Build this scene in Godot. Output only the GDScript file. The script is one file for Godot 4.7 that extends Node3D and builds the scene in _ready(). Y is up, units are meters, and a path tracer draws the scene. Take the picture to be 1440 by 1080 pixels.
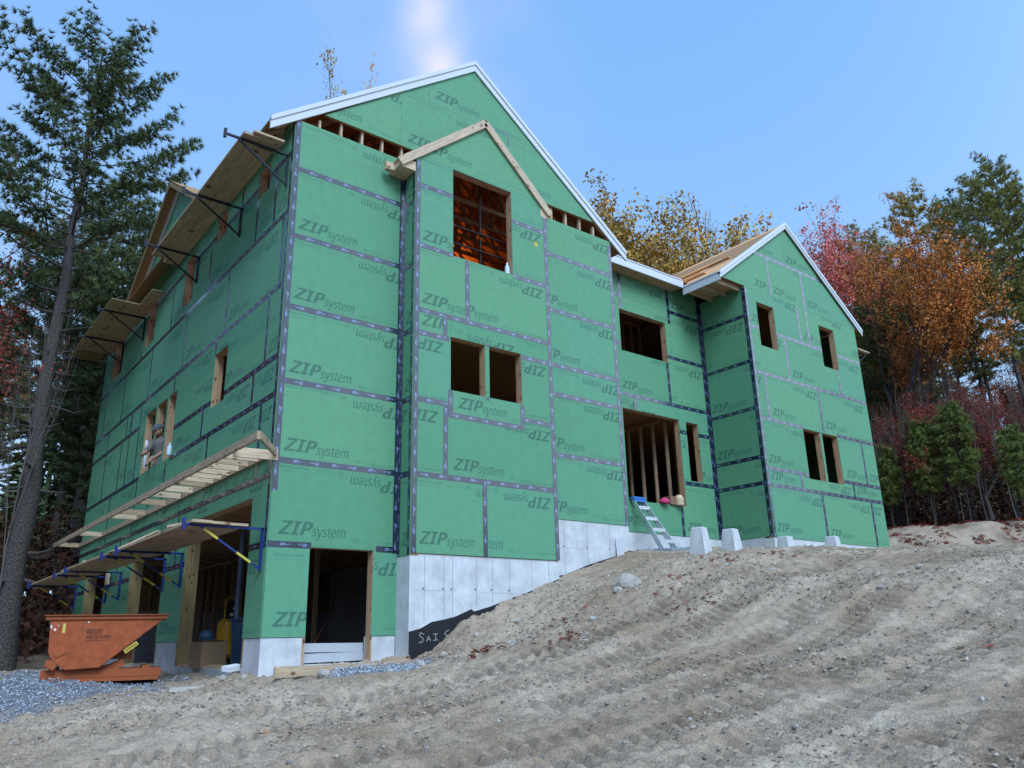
extends Node3D
# A half built green sheathed house on a dirt lot among autumn trees, at dusk.

const CAM := Vector3(-4.361, -1.385, 11.101)
var rng := RandomNumberGenerator.new()
var M := {}
var used := {}
var house: Node3D
var lum: Array = []
var ctl: PackedVector3Array
var n_low := FastNoiseLite.new()
var n_mid := FastNoiseLite.new()
var n_fine := FastNoiseLite.new()
var n_clod := FastNoiseLite.new()

func _ready() -> void:
	rng.seed = 7
	make_camera_and_light()
	make_noises()
	make_materials()
	make_ground()
	make_house()
	make_scaffold()
	make_site_objects()
	make_person()
	make_trees()
	make_litter()

# ------------------------------------------------------------------ camera, sky, sun, exposure
func make_camera_and_light() -> void:
	var cam := Camera3D.new()
	cam.name = "camera"
	cam.position = CAM
	cam.rotation_order = EULER_ORDER_YXZ
	cam.rotation_degrees = Vector3(17.791, -38.547, -1.393)
	cam.fov = 51.307
	cam.near = 0.05
	cam.far = 2000.0
	add_child(cam)
	var env := Environment.new()
	env.background_mode = Environment.BG_SKY
	var sky := Sky.new()
	var pan := PanoramaSkyMaterial.new()
	pan.panorama = sky_picture()
	pan.energy_multiplier = 1.0
	sky.sky_material = pan
	env.sky = sky
	env.tonemap_mode = Environment.TONE_MAPPER_LINEAR
	env.tonemap_exposure = 1.55
	env.background_energy_multiplier = 0.8
	env.sdfgi_enabled = true
	env.ssao_enabled = true
	env.ssil_enabled = true
	var we := WorldEnvironment.new()
	we.name = "world_environment"
	we.environment = env
	add_child(we)
	var sun := DirectionalLight3D.new()
	sun.name = "evening_sun"
	sun.light_energy = 0.75
	sun.light_color = Color(0.84, 0.93, 1.0)
	sun.light_angular_distance = 32.0
	sun.shadow_enabled = true
	add_child(sun)
	sun.look_at_from_position(Vector3.ZERO, Vector3(0.24, -0.70, -0.67))

# clear evening air: paler and more lilac low down and to the left, with one thin pink streak of cloud
func sky_picture() -> ImageTexture:
	var w := 1024
	var h := 512
	var im := Image.create_empty(w, h, false, Image.FORMAT_RGBF)
	var glow_dir := Vector3(0.68, 0.34, 0.65).normalized()
	var fwd := Basis.from_euler(Vector3(deg_to_rad(17.791), deg_to_rad(-38.547), deg_to_rad(-1.393)))
	var c0: Vector3 = (fwd * Vector3(-112.0, 490.0, -1124.0)).normalized()
	var c1: Vector3 = (fwd * Vector3(-150.0, 640.0, -1124.0)).normalized()
	var nz := FastNoiseLite.new()
	nz.seed = 5
	nz.frequency = 1.6
	nz.fractal_octaves = 4
	var axis := (c1 - c0).normalized()
	for y in h:
		var th := PI * (float(y) + 0.5) / float(h)
		var sy := cos(th)
		for x in w:
			var ph := TAU * (float(x) + 0.5) / float(w)
			var d := Vector3(sin(ph) * sin(th), sy, -cos(ph) * sin(th))
			var up := clampf(sy, 0.0, 1.0)
			var t := pow(1.0 - up, 2.4)
			var c := Vector3(0.165, 0.38, 0.78).lerp(Vector3(0.36, 0.62, 0.92), clampf(t * 1.25, 0.0, 1.0))
			var low := pow(1.0 - up, 4.6)
			c = c.lerp(Vector3(0.58, 0.70, 0.92), low * 0.75)
			var side := 0.5 + 0.5 * (d.x * -0.92 + d.z * 0.39) / maxf(0.2, sqrt(1.0 - sy * sy))
			c = c.lerp(Vector3(0.57, 0.65, 0.92), clampf(side, 0.0, 1.0) * 0.55 * (0.35 + 0.65 * t))
			var g := maxf(0.0, d.dot(glow_dir))
			c += Vector3(0.82, 0.95, 1.06) * pow(g, 6.0) * 1.25  # unseen glow added on the right so the wing's seam tape looks pale
			var rel := d - c0
			var along := rel.dot(axis)
			var across := (rel - axis * along).length()
			if d.dot(c0) > 0.8:
				var wob := nz.get_noise_3d(d.x * 4.0, d.y * 4.0, d.z * 4.0)
				var k := exp(-pow(across / 0.027, 2.0)) * exp(-pow(along / 0.14, 2.0))
				k += 0.26 * exp(-pow((across - 0.03 * wob) / 0.13, 2.0)) * exp(-pow(along / 0.16, 2.0))
				c = c.lerp(Vector3(0.96, 0.86, 0.94), clampf(k * (0.42 + 0.42 * wob), 0.0, 1.0))
			im.set_pixel(x, y, Color(c.x, c.y, c.z))
	return ImageTexture.create_from_image(im)

# ------------------------------------------------------------------ helpers: naming
func numbered(called: String) -> String:
	if not used.has(called):
		used[called] = 0
		return called
	used[called] += 1
	return "%s_%03d" % [called, used[called]]

func thing(called: String, label: String, category: String, at := Vector3.ZERO, turn := 0.0, group := "") -> Node3D:
	var o := Node3D.new()
	o.name = numbered(called)
	add_child(o)
	o.position = at
	o.rotation.y = turn
	tag(o, label, category, group)
	return o

func tag(o: Node, label: String, category: String, group := "") -> void:
	o.set_meta("label", label)
	o.set_meta("category", category)
	if group != "":
		o.set_meta("group", group)

func obj(called: String, mesh: Mesh, m: Material, parent: Node = null) -> MeshInstance3D:
	var o := MeshInstance3D.new()
	o.mesh = mesh
	if m:
		o.material_override = m
	if parent:
		var key := "%d/%s" % [parent.get_instance_id(), called]
		var k: int = used.get(key, 0)
		used[key] = k + 1
		o.name = called if k == 0 else "%s_%03d" % [called, k]
		parent.add_child(o, true)
	else:
		o.name = numbered(called)
		add_child(o, true)
	return o

func struct(called: String, mesh: Mesh, m: Material) -> MeshInstance3D:
	var o := obj(called, mesh, m)
	o.set_meta("kind", "structure")
	return o

# ------------------------------------------------------------------ helpers: meshes
class MB:
	var v := PackedVector3Array()
	var n := PackedVector3Array()
	var t := PackedVector2Array()
	var c := PackedColorArray()
	var col := Color(1, 1, 1)
	var has_col := false
	func tri(a: Vector3, b: Vector3, d: Vector3, ta := Vector2.ZERO, tb := Vector2.ZERO, td := Vector2.ZERO) -> void:
		var nn := (b - a).cross(d - a).normalized()
		v.append(a); v.append(d); v.append(b)
		n.append(nn); n.append(nn); n.append(nn)
		t.append(ta); t.append(td); t.append(tb)
		if has_col:
			c.append(col); c.append(col); c.append(col)
	func tri_n(a: Vector3, b: Vector3, d: Vector3, na: Vector3, nb: Vector3, nd: Vector3, ta := Vector2.ZERO, tb := Vector2.ZERO, td := Vector2.ZERO) -> void:
		v.append(a); v.append(d); v.append(b)
		n.append(na); n.append(nd); n.append(nb)
		t.append(ta); t.append(td); t.append(tb)
		if has_col:
			c.append(col); c.append(col); c.append(col)
	func quad(a: Vector3, b: Vector3, d: Vector3, e: Vector3, off := Vector2.ZERO) -> void:
		var lu := a.distance_to(b)
		var lv := b.distance_to(d)
		if lu >= lv:
			tri(a, b, d, off, off + Vector2(lu, 0), off + Vector2(lu, lv))
			tri(a, d, e, off, off + Vector2(lu, lv), off + Vector2(0, lv))
		else:
			tri(a, b, d, off, off + Vector2(0, lu), off + Vector2(lv, lu))
			tri(a, d, e, off, off + Vector2(lv, lu), off + Vector2(lv, 0))
	func hexa(p: Array, off := Vector2.ZERO) -> void: # p: 4 bottom corners ccw from above, then 4 top corners
		quad(p[3], p[2], p[1], p[0], off)
		quad(p[4], p[5], p[6], p[7], off + Vector2(0.3, 0.11))
		for i in 4:
			var j := (i + 1) % 4
			quad(p[i], p[j], p[j + 4], p[i + 4], off + Vector2(0.17 * i, 0.07 * i))
	func box(c0: Vector3, size: Vector3, b := Basis.IDENTITY, off := Vector2.ZERO) -> void:
		var h := size * 0.5
		var q := []
		for s in [[-1, -1, 1], [1, -1, 1], [1, -1, -1], [-1, -1, -1], [-1, 1, 1], [1, 1, 1], [1, 1, -1], [-1, 1, -1]]:
			q.append(c0 + b * Vector3(h.x * s[0], h.y * s[1], h.z * s[2]))
		hexa(q, off)
	func bar(a: Vector3, e: Vector3, w: float, h: float, upv := Vector3.UP, off := Vector2.ZERO) -> void: # square bar from a to e; h measured along upv
		var d := (e - a).normalized()
		var s := d.cross(upv)
		if s.length() < 0.01:
			s = d.cross(Vector3.RIGHT)
		s = s.normalized()
		var u := s.cross(d).normalized()
		box((a + e) * 0.5, Vector3(w, h, a.distance_to(e)), Basis(s, u, -d), off)
	func tube(pts: Array, rad: Array, sides := 8, cap := true) -> void:
		var rings := []
		var prev := Vector3.ZERO
		for i in pts.size():
			var d: Vector3 = ((pts[mini(i + 1, pts.size() - 1)] - pts[maxi(i - 1, 0)]) as Vector3).normalized()
			if i == 0:
				prev = d.cross(Vector3(0.31, 0.2, 0.93) if absf(d.y) > 0.7 else Vector3.UP).normalized()
			var s := (prev - d * prev.dot(d)).normalized()
			prev = s
			var u := d.cross(s)
			var ring := []
			for k in sides:
				var an := TAU * k / sides
				ring.append([pts[i] + (s * cos(an) + u * sin(an)) * rad[i], s * cos(an) + u * sin(an)])
			rings.append(ring)
		var len_ := 0.0
		for i in pts.size() - 1:
			var l2: float = len_ + (pts[i] as Vector3).distance_to(pts[i + 1])
			for k in sides:
				var j := (k + 1) % sides
				var a: Array = rings[i][k]; var b: Array = rings[i][j]; var cc: Array = rings[i + 1][j]; var dd: Array = rings[i + 1][k]
				var u0 := float(k) / sides; var u1 := float(k + 1) / sides
				tri_n(a[0], b[0], cc[0], a[1], b[1], cc[1], Vector2(u0, len_), Vector2(u1, len_), Vector2(u1, l2))
				tri_n(a[0], cc[0], dd[0], a[1], cc[1], dd[1], Vector2(u0, len_), Vector2(u1, l2), Vector2(u0, l2))
			len_ = l2
		if cap:
			for k in range(1, sides - 1):
				tri(rings[0][0][0], rings[0][k + 1][0], rings[0][k][0])
				var r: Array = rings[-1]
				tri(r[0][0], r[k][0], r[k + 1][0])
	func lathe(prof: Array, c0: Vector3, sides := 20) -> void: # prof: [radius, height] from bottom to top
		var pts := []
		var rad := []
		for q in prof:
			pts.append(c0 + Vector3(0, q[1], 0))
			rad.append(q[0])
		for i in pts.size() - 1:
			for k in sides:
				var a0 := TAU * k / sides; var a1 := TAU * (k + 1) / sides
				var d0 := Vector3(cos(a0), 0, -sin(a0)); var d1 := Vector3(cos(a1), 0, -sin(a1))
				var a: Vector3 = pts[i] + d0 * rad[i]; var b: Vector3 = pts[i] + d1 * rad[i]
				var c1: Vector3 = pts[i + 1] + d1 * rad[i + 1]; var e: Vector3 = pts[i + 1] + d0 * rad[i + 1]
				var sl: float = (rad[i] - rad[i + 1]) / maxf(0.0001, absf(pts[i + 1].y - pts[i].y))
				var n0 := (d0 + Vector3(0, sl, 0)).normalized(); var n1 := (d1 + Vector3(0, sl, 0)).normalized()
				if rad[i] > 0.0001:
					tri_n(a, b, c1, n0, n1, n1)
				if rad[i + 1] > 0.0001:
					tri_n(a, c1, e, n0, n1, n0)
	func append(o: MB, x: Transform3D) -> void:
		for i in o.v.size():
			v.append(x * o.v[i])
			n.append((x.basis * o.n[i]).normalized())
			t.append(o.t[i])
			if has_col:
				c.append(o.c[i] if o.has_col else col)
	func mesh() -> ArrayMesh:
		var arr := []
		arr.resize(Mesh.ARRAY_MAX)
		arr[Mesh.ARRAY_VERTEX] = v
		arr[Mesh.ARRAY_NORMAL] = n
		arr[Mesh.ARRAY_TEX_UV] = t
		if has_col:
			arr[Mesh.ARRAY_COLOR] = c
		var m := ArrayMesh.new()
		m.add_surface_from_arrays(Mesh.PRIMITIVE_TRIANGLES, arr)
		return m

func box_mesh(size: Vector3, off := Vector2.ZERO) -> ArrayMesh:
	var b := MB.new()
	b.box(Vector3.ZERO, size, Basis.IDENTITY, off)
	return b.mesh()

func lumber(called: String, a: Vector3, e: Vector3, w: float, h: float, parent: Node, m: Material = null, upv := Vector3.UP) -> MeshInstance3D:
	var b := MB.new()
	b.bar(a, e, w, h, upv, Vector2(rng.randf() * 3.0, rng.randf()))
	return obj(called, b.mesh(), m if m else pick_wood(), parent)

func pick_wood() -> Material:
	return M["wood%d" % (rng.randi() % 4)]

# ------------------------------------------------------------------ helpers: noise and pictures
func make_noises() -> void:
	n_low.seed = 11; n_low.frequency = 0.11; n_low.fractal_octaves = 3
	n_mid.seed = 12; n_mid.frequency = 0.75; n_mid.fractal_octaves = 3
	n_fine.seed = 13; n_fine.frequency = 4.2; n_fine.fractal_octaves = 2
	n_clod.seed = 14; n_clod.frequency = 2.2; n_clod.noise_type = FastNoiseLite.TYPE_CELLULAR
	n_clod.cellular_return_type = FastNoiseLite.RETURN_DISTANCE

func noise_bytes(w: int, h: int, freq: float, oct: int, sd: int, sx := 1.0) -> PackedByteArray: # tiles; sx stretches along x
	var nz := FastNoiseLite.new()
	nz.seed = sd
	nz.frequency = freq
	nz.fractal_octaves = oct
	if sx != 1.0:
		var small := nz.get_seamless_image(maxi(8, int(w / sx)), h)
		small.resize(w, h, Image.INTERPOLATE_CUBIC)
		small.convert(Image.FORMAT_L8)
		return small.get_data()
	var im := nz.get_seamless_image(w, h)
	im.convert(Image.FORMAT_L8)
	return im.get_data()

func to8(x: float) -> int:
	return clampi(int(x * 255.0 + 0.5), 0, 255)

func tex(w: int, h: int, rgb: PackedByteArray) -> ImageTexture:
	return ImageTexture.create_from_image(Image.create_from_data(w, h, false, Image.FORMAT_RGB8, rgb))

# draws lettering into a mask of w x h bytes: box is where the words go (pixels, y down), shear leans them, flip turns them upside down about the middle of the box
func print_words(mask: PackedByteArray, w: int, h: int, words: String, box: Rect2, weight := 400, shear := 0.0, flip := false, value := 255) -> void:
	var f := SystemFont.new()
	f.font_names = PackedStringArray(["Droid Sans"])
	f.font_weight = weight
	var tm := TextMesh.new()
	tm.font = f
	tm.text = words
	tm.font_size = 48
	tm.pixel_size = 0.01
	tm.depth = 0.0
	tm.curve_step = 1.5
	var arr := tm.get_mesh_arrays()
	var vs: PackedVector3Array = arr[Mesh.ARRAY_VERTEX]
	var ix: PackedInt32Array = arr[Mesh.ARRAY_INDEX] if arr[Mesh.ARRAY_INDEX] != null else PackedInt32Array()
	if ix.is_empty():
		for i in vs.size():
			ix.append(i)
	var lo := Vector2(1e9, 1e9)
	var hi := Vector2(-1e9, -1e9)
	for p in vs:
		var q := Vector2(p.x + p.y * shear, p.y)
		lo = lo.min(q)
		hi = hi.max(q)
	var ext := hi - lo
	var pts := PackedVector2Array()
	for p in vs:
		var q := (Vector2(p.x + p.y * shear, p.y) - lo) / ext
		if flip:
			q = Vector2.ONE - q
		pts.append(box.position + Vector2(q.x, 1.0 - q.y) * box.size)
	for k in range(0, ix.size() - 2, 3):
		var a := pts[ix[k]]
		var b := pts[ix[k + 1]]
		var c := pts[ix[k + 2]]
		var area := (b - a).cross(c - a)
		if absf(area) < 0.001:
			continue
		for y in range(maxi(0, int(minf(a.y, minf(b.y, c.y)))), mini(h - 1, int(maxf(a.y, maxf(b.y, c.y)))) + 1):
			for x in range(maxi(0, int(minf(a.x, minf(b.x, c.x)))), mini(w - 1, int(maxf(a.x, maxf(b.x, c.x)))) + 1):
				var p := Vector2(x + 0.5, y + 0.5)
				var u := (b - p).cross(c - p) / area
				var s := (c - p).cross(a - p) / area
				if u >= -0.001 and s >= -0.001 and u + s <= 1.001:
					mask[y * w + x] = value

func mat(called: String, col: Color, rough := 0.8, t: Texture2D = null) -> StandardMaterial3D: # col is a linear base colour
	var m := StandardMaterial3D.new()
	m.resource_name = called
	m.albedo_color = col.linear_to_srgb()
	m.roughness = rough
	m.metallic_specular = 0.4
	if t:
		m.albedo_texture = t
	M[called] = m
	return m

# ------------------------------------------------------------------ materials
func make_materials() -> void:
	# printed green wall panels, two prints
	for k in 2:
		var w := 1024
		var h := 512
		var mask := PackedByteArray()
		mask.resize(w * h)
		# the big mark stands at the lower left and again, upside down, at the upper right
		for fl in [false, true]:
			var put := func(r: Rect2) -> Rect2:
				return Rect2(Vector2(w, h) - r.position - r.size, r.size) if fl else r
			for grow in [-1, 1]:
				print_words(mask, w, h, "ZIP", put.call(Rect2(60 + grow, 368, 222, 84)), 700, 0.28, fl, 168)
			for grow in [-1, 1]:
				print_words(mask, w, h, "system", put.call(Rect2(276 + grow, 394, 226, 84)), 400, 0.24, fl, 165)
			if k == 0:
				print_words(mask, w, h, "AdvanTech Flooring", put.call(Rect2(790, 462, 196, 19)), 700, 0.2, fl, 150)
				print_words(mask, w, h, "FOR USE AS WALL SHEATHING", put.call(Rect2(812, 440, 170, 10)), 400, 0.0, fl, 120)
			else:
				print_words(mask, w, h, "FOR USE AS WALL SHEATHING", put.call(Rect2(660, 470, 320, 15)), 700, 0.0, fl, 150)
			print_words(mask, w, h, "50", put.call(Rect2(556, 452, 34, 24)), 700, 0.0, fl, 95)
			print_words(mask, w, h, "WALL SHEATHING", put.call(Rect2(600, 452, 140, 10)), 400, 0.0, fl, 80)
			print_words(mask, w, h, "WALL SHEATHING", put.call(Rect2(600, 468, 140, 10)), 400, 0.0, fl, 80)
		var a := noise_bytes(w, h, 0.012, 4, 40 + k)
		var b := noise_bytes(w, h, 0.16, 2, 50 + k, 2.0)
		var rgb := PackedByteArray()
		rgb.resize(w * h * 3)
		for i in w * h:
			var s := 0.93 + 0.05 * (a[i] / 255.0) + 0.10 * (b[i] / 255.0 - 0.5)
			var p := mask[i] / 255.0
			rgb[i * 3] = to8(lerpf(0.375, 0.215, p) * s)
			rgb[i * 3 + 1] = to8(lerpf(0.60, 0.365, p) * s)
			rgb[i * 3 + 2] = to8(lerpf(0.465, 0.325, p) * s)
		# nail heads over the studs
		var r2 := RandomNumberGenerator.new()
		r2.seed = 90 + k
		for sx in 7:
			for sy in 5:
				var cx := clampi(int(8 + sx * 168 + r2.randf_range(-5, 5)), 3, w - 5)
				var cy := clampi(int(10 + sy * 122 + r2.randf_range(-9, 9)), 3, h - 5)
				for dy in range(-2, 3):
					for dx in range(-2, 3):
						if dx * dx + dy * dy < 7:
							var j := ((cy + dy) * w + cx + dx) * 3
							for q in 3:
								rgb[j + q] = int(rgb[j + q] * 0.66)
		# scuffs and specks of dried mud from handling
		for q in 26:
			var p0 := Vector2(r2.randf() * w, r2.randf() * h)
			var dr := Vector2.from_angle(r2.randf() * TAU) * r2.randf_range(10.0, 90.0)
			var pale := r2.randf() < 0.55
			for st in 70:
				if r2.randf() < 0.45:
					continue
				var pp := p0 + dr * (st / 70.0) + Vector2(r2.randfn(), r2.randfn()) * (0.8 if pale else 3.0)
				var xx := int(pp.x)
				var yy := int(pp.y)
				if xx < 0 or yy < 0 or xx >= w or yy >= h:
					continue
				var j := (yy * w + xx) * 3
				for z in 3:
					rgb[j + z] = int(lerpf(rgb[j + z], [190.0, 200.0, 190.0][z] if pale else [120.0, 105.0, 85.0][z], 0.35))
		var tx := tex(w, h, rgb)
		var tints := [Color(1, 1, 1), Color(0.90, 0.95, 0.93), Color(1.06, 1.03, 0.99), Color(0.97, 1.0, 1.04)]
		for q in 4:
			mat("panel%d%d" % [k, q], tints[q], 0.62, tx)
	# seam tape: near black film with pale print, a little wrinkled
	var tw := 512
	var thh := 64
	var tmask := PackedByteArray()
	tmask.resize(tw * thh)
	print_words(tmask, tw, thh, "ZIP", Rect2(40, 17, 62, 26), 700, 0.28, false, 230)
	print_words(tmask, tw, thh, "system", Rect2(98, 23, 62, 24), 400, 0.24, false, 200)
	print_words(tmask, tw, thh, "ZIP", Rect2(330, 20, 52, 26), 700, 0.28, true, 230)
	print_words(tmask, tw, thh, "system", Rect2(270, 16, 60, 24), 400, 0.24, true, 200)
	var tn := noise_bytes(tw, thh, 0.045, 3, 61)
	var trgb := PackedByteArray()
	trgb.resize(tw * thh * 3)
	for i in tw * thh:
		var s := 0.8 + 0.5 * (tn[i] / 255.0)
		var p: float = tmask[i] / 255.0
		trgb[i * 3] = to8(lerpf(0.085 * s, 0.62, p))
		trgb[i * 3 + 1] = to8(lerpf(0.11 * s, 0.70, p))
		trgb[i * 3 + 2] = to8(lerpf(0.18 * s, 0.84, p))
	var tape := mat("tape", Color(0.9, 1.0, 1.15), 0.20, tex(tw, thh, trgb))
	tape.metallic_specular = 0.62
	tape.clearcoat_enabled = true
	tape.clearcoat = 0.8
	tape.clearcoat_roughness = 0.10
	var wr := Image.create_from_data(tw, thh, false, Image.FORMAT_L8, noise_bytes(tw, thh, 0.03, 3, 62, 0.5))
	wr.bump_map_to_normal_map(5.0)
	tape.normal_enabled = true
	tape.normal_texture = ImageTexture.create_from_image(wr)
	tape.normal_scale = 0.40
	# sawn pine: grain along u
	var ww := 1024
	var wh := 128
	var g1 := noise_bytes(ww, wh, 0.05, 3, 71, 12.0)
	var g2 := noise_bytes(ww, wh, 0.25, 2, 72, 16.0)
	var wrgb := PackedByteArray()
	wrgb.resize(ww * wh * 3)
	var knots := []
	var rk := RandomNumberGenerator.new()
	rk.seed = 5
	for i in 9:
		knots.append(Vector3(rk.randf() * ww, rk.randf() * wh, rk.randf_range(4.0, 8.0)))
	for y in wh:
		for x in ww:
			var i := y * ww + x
			var s := 0.84 + 0.22 * (g1[i] / 255.0) + 0.12 * (g2[i] / 255.0 - 0.5)
			var dark := 0.0
			for q in knots:
				var kd: float = Vector2((x - q.x) * 0.55, y - q.y).length() / q.z
				if kd < 1.6:
					dark = maxf(dark, clampf(1.6 - kd, 0.0, 1.0))
			wrgb[i * 3] = to8(0.84 * s * (1.0 - 0.42 * dark))
			wrgb[i * 3 + 1] = to8(0.75 * s * (1.0 - 0.52 * dark))
			wrgb[i * 3 + 2] = to8(0.65 * s * (1.0 - 0.58 * dark))
	var wood := tex(ww, wh, wrgb)
	var wt := [Color(0.86, 0.84, 0.82), Color(0.74, 0.70, 0.64), Color(0.96, 0.93, 0.88), Color(0.66, 0.58, 0.50)]
	for q in 4:
		var m := mat("wood%d" % q, wt[q], 0.78, wood)
		m.uv1_scale = Vector3(0.42, 3.4, 1)
	mat("wood_grey", Color(0.62, 0.58, 0.54), 0.85, wood).uv1_scale = Vector3(0.42, 3.4, 1)
	mat("wood_jamb", Color(0.74, 0.59, 0.47), 0.8, wood).uv1_scale = Vector3(0.42, 3.4, 1)
	mat("wood_treated", Color(0.40, 0.37, 0.24), 0.8, wood).uv1_scale = Vector3(0.42, 3.4, 1)
	# flake board
	var ow := 512
	var oa := noise_bytes(ow, ow, 0.10, 2, 81)
	var ob := noise_bytes(ow, ow, 0.10, 2, 82, 5.0)
	var orgb := PackedByteArray()
	orgb.resize(ow * ow * 3)
	for i in ow * ow:
		var s := 0.70 + 0.25 * (oa[i] / 255.0) + 0.28 * (ob[i] / 255.0)
		orgb[i * 3] = to8(0.80 * s)
		orgb[i * 3 + 1] = to8(0.64 * s)
		orgb[i * 3 + 2] = to8(0.47 * s)
	var ot := tex(ow, ow, orgb)
	mat("flake_dim", Color(0.60, 0.55, 0.50), 0.8, ot).uv1_scale = Vector3(0.9, 0.9, 1)  # tint lowered so rooms behind the openings look dark, shade put into colour
	mat("flake_pale", Color(1.15, 1.05, 0.97), 0.8, ot).uv1_scale = Vector3(0.9, 0.9, 1)
	mat("deck_ply", Color(0.66, 0.61, 0.53), 0.8, wood).uv1_scale = Vector3(0.3, 1.3, 1)
	# cast concrete: pale, blotched, with faint form lines
	var cw := 1024
	var ca := noise_bytes(cw, 512, 0.008, 5, 91)
	var cb := noise_bytes(cw, 512, 0.2, 2, 92)
	var cs := noise_bytes(cw, 512, 0.02, 3, 93, 0.25)
	var cols_ := [] # each shutter board left its own tone
	for i in 16:
		cols_.append(rk.randf_range(-0.022, 0.022))
	var crgb := PackedByteArray()
	crgb.resize(cw * 512 * 3)
	for i in cw * 512:
		var s: float = 0.735 + 0.11 * (ca[i] / 255.0) + cols_[(i % cw) / 64] + 0.05 * (cb[i] / 255.0 - 0.5) + 0.05 * (cs[i] / 255.0 - 0.5)
		crgb[i * 3] = to8(s * 0.985)
		crgb[i * 3 + 1] = to8(s * 0.99)
		crgb[i * 3 + 2] = to8(s)
	var ct := tex(cw, 512, crgb)
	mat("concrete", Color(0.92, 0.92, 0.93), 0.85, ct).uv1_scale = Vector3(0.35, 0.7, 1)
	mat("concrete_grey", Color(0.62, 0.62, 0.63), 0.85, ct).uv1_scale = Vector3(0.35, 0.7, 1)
	mat("tar", Color(0.012, 0.013, 0.017), 0.75)
	mat("chalk", Color(0.42, 0.42, 0.44), 0.9)
	# metals, plastics
	var white_m := mat("white_metal", Color(0.56, 0.59, 0.63), 0.38)
	white_m.metallic_specular = 0.5
	mat("blue_paint", Color(0.012, 0.03, 0.16), 0.45)
	mat("navy_paint", Color(0.012, 0.018, 0.035), 0.5)
	mat("yellow_sleeve", Color(0.50, 0.42, 0.06), 0.6)
	var al := mat("aluminium", Color(0.62, 0.64, 0.67), 0.38)
	al.metallic = 0.85
	mat("ladder_blue", Color(0.03, 0.16, 0.50), 0.5)
	mat("steel", Color(0.10, 0.13, 0.18), 0.5)
	mat("black_plastic", Color(0.015, 0.015, 0.017), 0.5)
	mat("yellow_paint", Color(0.42, 0.22, 0.02), 0.4)
	mat("carton", Color(0.20, 0.13, 0.08), 0.9)
	mat("bin_blue", Color(0.02, 0.06, 0.11), 0.5)
	mat("white_paper", Color(0.72, 0.72, 0.74), 0.8)
	mat("white_film", Color(0.42, 0.43, 0.46), 0.45)
	mat("pink_plastic", Color(0.55, 0.05, 0.15), 0.5)
	mat("clear_bottle", Color(0.55, 0.68, 0.80), 0.2)
	mat("red_plastic", Color(0.34, 0.03, 0.06), 0.5)
	mat("cord_black", Color(0.01, 0.01, 0.012), 0.6)
	mat("cord_red", Color(0.22, 0.04, 0.02), 0.6)
	# hopper paint with scuffs and its print
	var hw := 1024
	var hh := 512
	var hm := PackedByteArray()
	hm.resize(hw * hh)
	print_words(hm, hw, hh, "WRIGHT", Rect2(330, 190, 128, 38), 700, 0.0, false, 255)
	print_words(hm, hw, hh, "DUMPING HOPPER", Rect2(330, 236, 200, 26), 700, 0.0, false, 235)
	for x in range(330, 530):
		for y in range(272, 276):
			hm[y * hw + x] = 200
	var ha := noise_bytes(hw, hh, 0.010, 5, 101)
	var hb := noise_bytes(hw, hh, 0.06, 4, 102)
	var hrgb := PackedByteArray()
	hrgb.resize(hw * hh * 3)
	for i in hw * hh:
		var s := 0.86 + 0.22 * (ha[i] / 255.0)
		var rust := clampf((hb[i] / 255.0 - 0.66) * 4.0, 0.0, 1.0)
		var p := hm[i] / 255.0
		hrgb[i * 3] = to8(lerpf(lerpf(0.64 * s, 0.33, rust * 0.8), 0.13, p))
		hrgb[i * 3 + 1] = to8(lerpf(lerpf(0.315 * s, 0.17, rust * 0.8), 0.07, p))
		hrgb[i * 3 + 2] = to8(lerpf(lerpf(0.165 * s, 0.11, rust * 0.8), 0.10, p))
	mat("hopper_print", Color(1, 1, 1), 0.55, tex(hw, hh, hrgb))
	var plain_h := mat("hopper", Color(0.32, 0.080, 0.024), 0.55)
	plain_h.albedo_texture = null
	mat("hopper_dark", Color(0.20, 0.06, 0.03), 0.7)
	mat("sticker", Color(0.60, 0.48, 0.10), 0.5)
	var km := PackedByteArray()
	km.resize(256 * 64)
	print_words(km, 256, 64, "WARNING", Rect2(16, 14, 224, 36), 700, 0.0, false, 255)
	var krgb := PackedByteArray()
	krgb.resize(256 * 64 * 3)
	for i in 256 * 64:
		var p := km[i] / 255.0
		krgb[i * 3] = to8(lerpf(0.80, 0.08, p))
		krgb[i * 3 + 1] = to8(lerpf(0.70, 0.08, p))
		krgb[i * 3 + 2] = to8(lerpf(0.30, 0.06, p))
	mat("sticker_print", Color(1, 1, 1), 0.5, tex(256, 64, krgb))
	# ground
	var dw := 1024
	var da := noise_bytes(dw, dw, 0.006, 5, 111)
	var db := noise_bytes(dw, dw, 0.09, 3, 112)
	var dc := noise_bytes(dw, dw, 0.35, 2, 113)
	var drgb := PackedByteArray()
	drgb.resize(dw * dw * 3)
	var hgt := PackedByteArray()
	hgt.resize(dw * dw)
	for i in dw * dw:
		var s := 0.76 + 0.24 * (da[i] / 255.0) + 0.46 * (db[i] / 255.0 - 0.5) + 0.42 * (dc[i] / 255.0 - 0.5)
		drgb[i * 3] = to8(s * 1.0)
		drgb[i * 3 + 1] = to8(s * 0.965)
		drgb[i * 3 + 2] = to8(s * 0.925)
		hgt[i] = int(db[i] * 0.55 + dc[i] * 0.45)
	var dirt := mat("dirt", Color(1, 1, 1), 0.95, tex(dw, dw, drgb))
	dirt.vertex_color_use_as_albedo = true
	dirt.uv1_triplanar = true
	dirt.uv1_world_triplanar = true
	dirt.uv1_scale = Vector3(0.43, 0.43, 0.43)
	dirt.metallic_specular = 0.2
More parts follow.
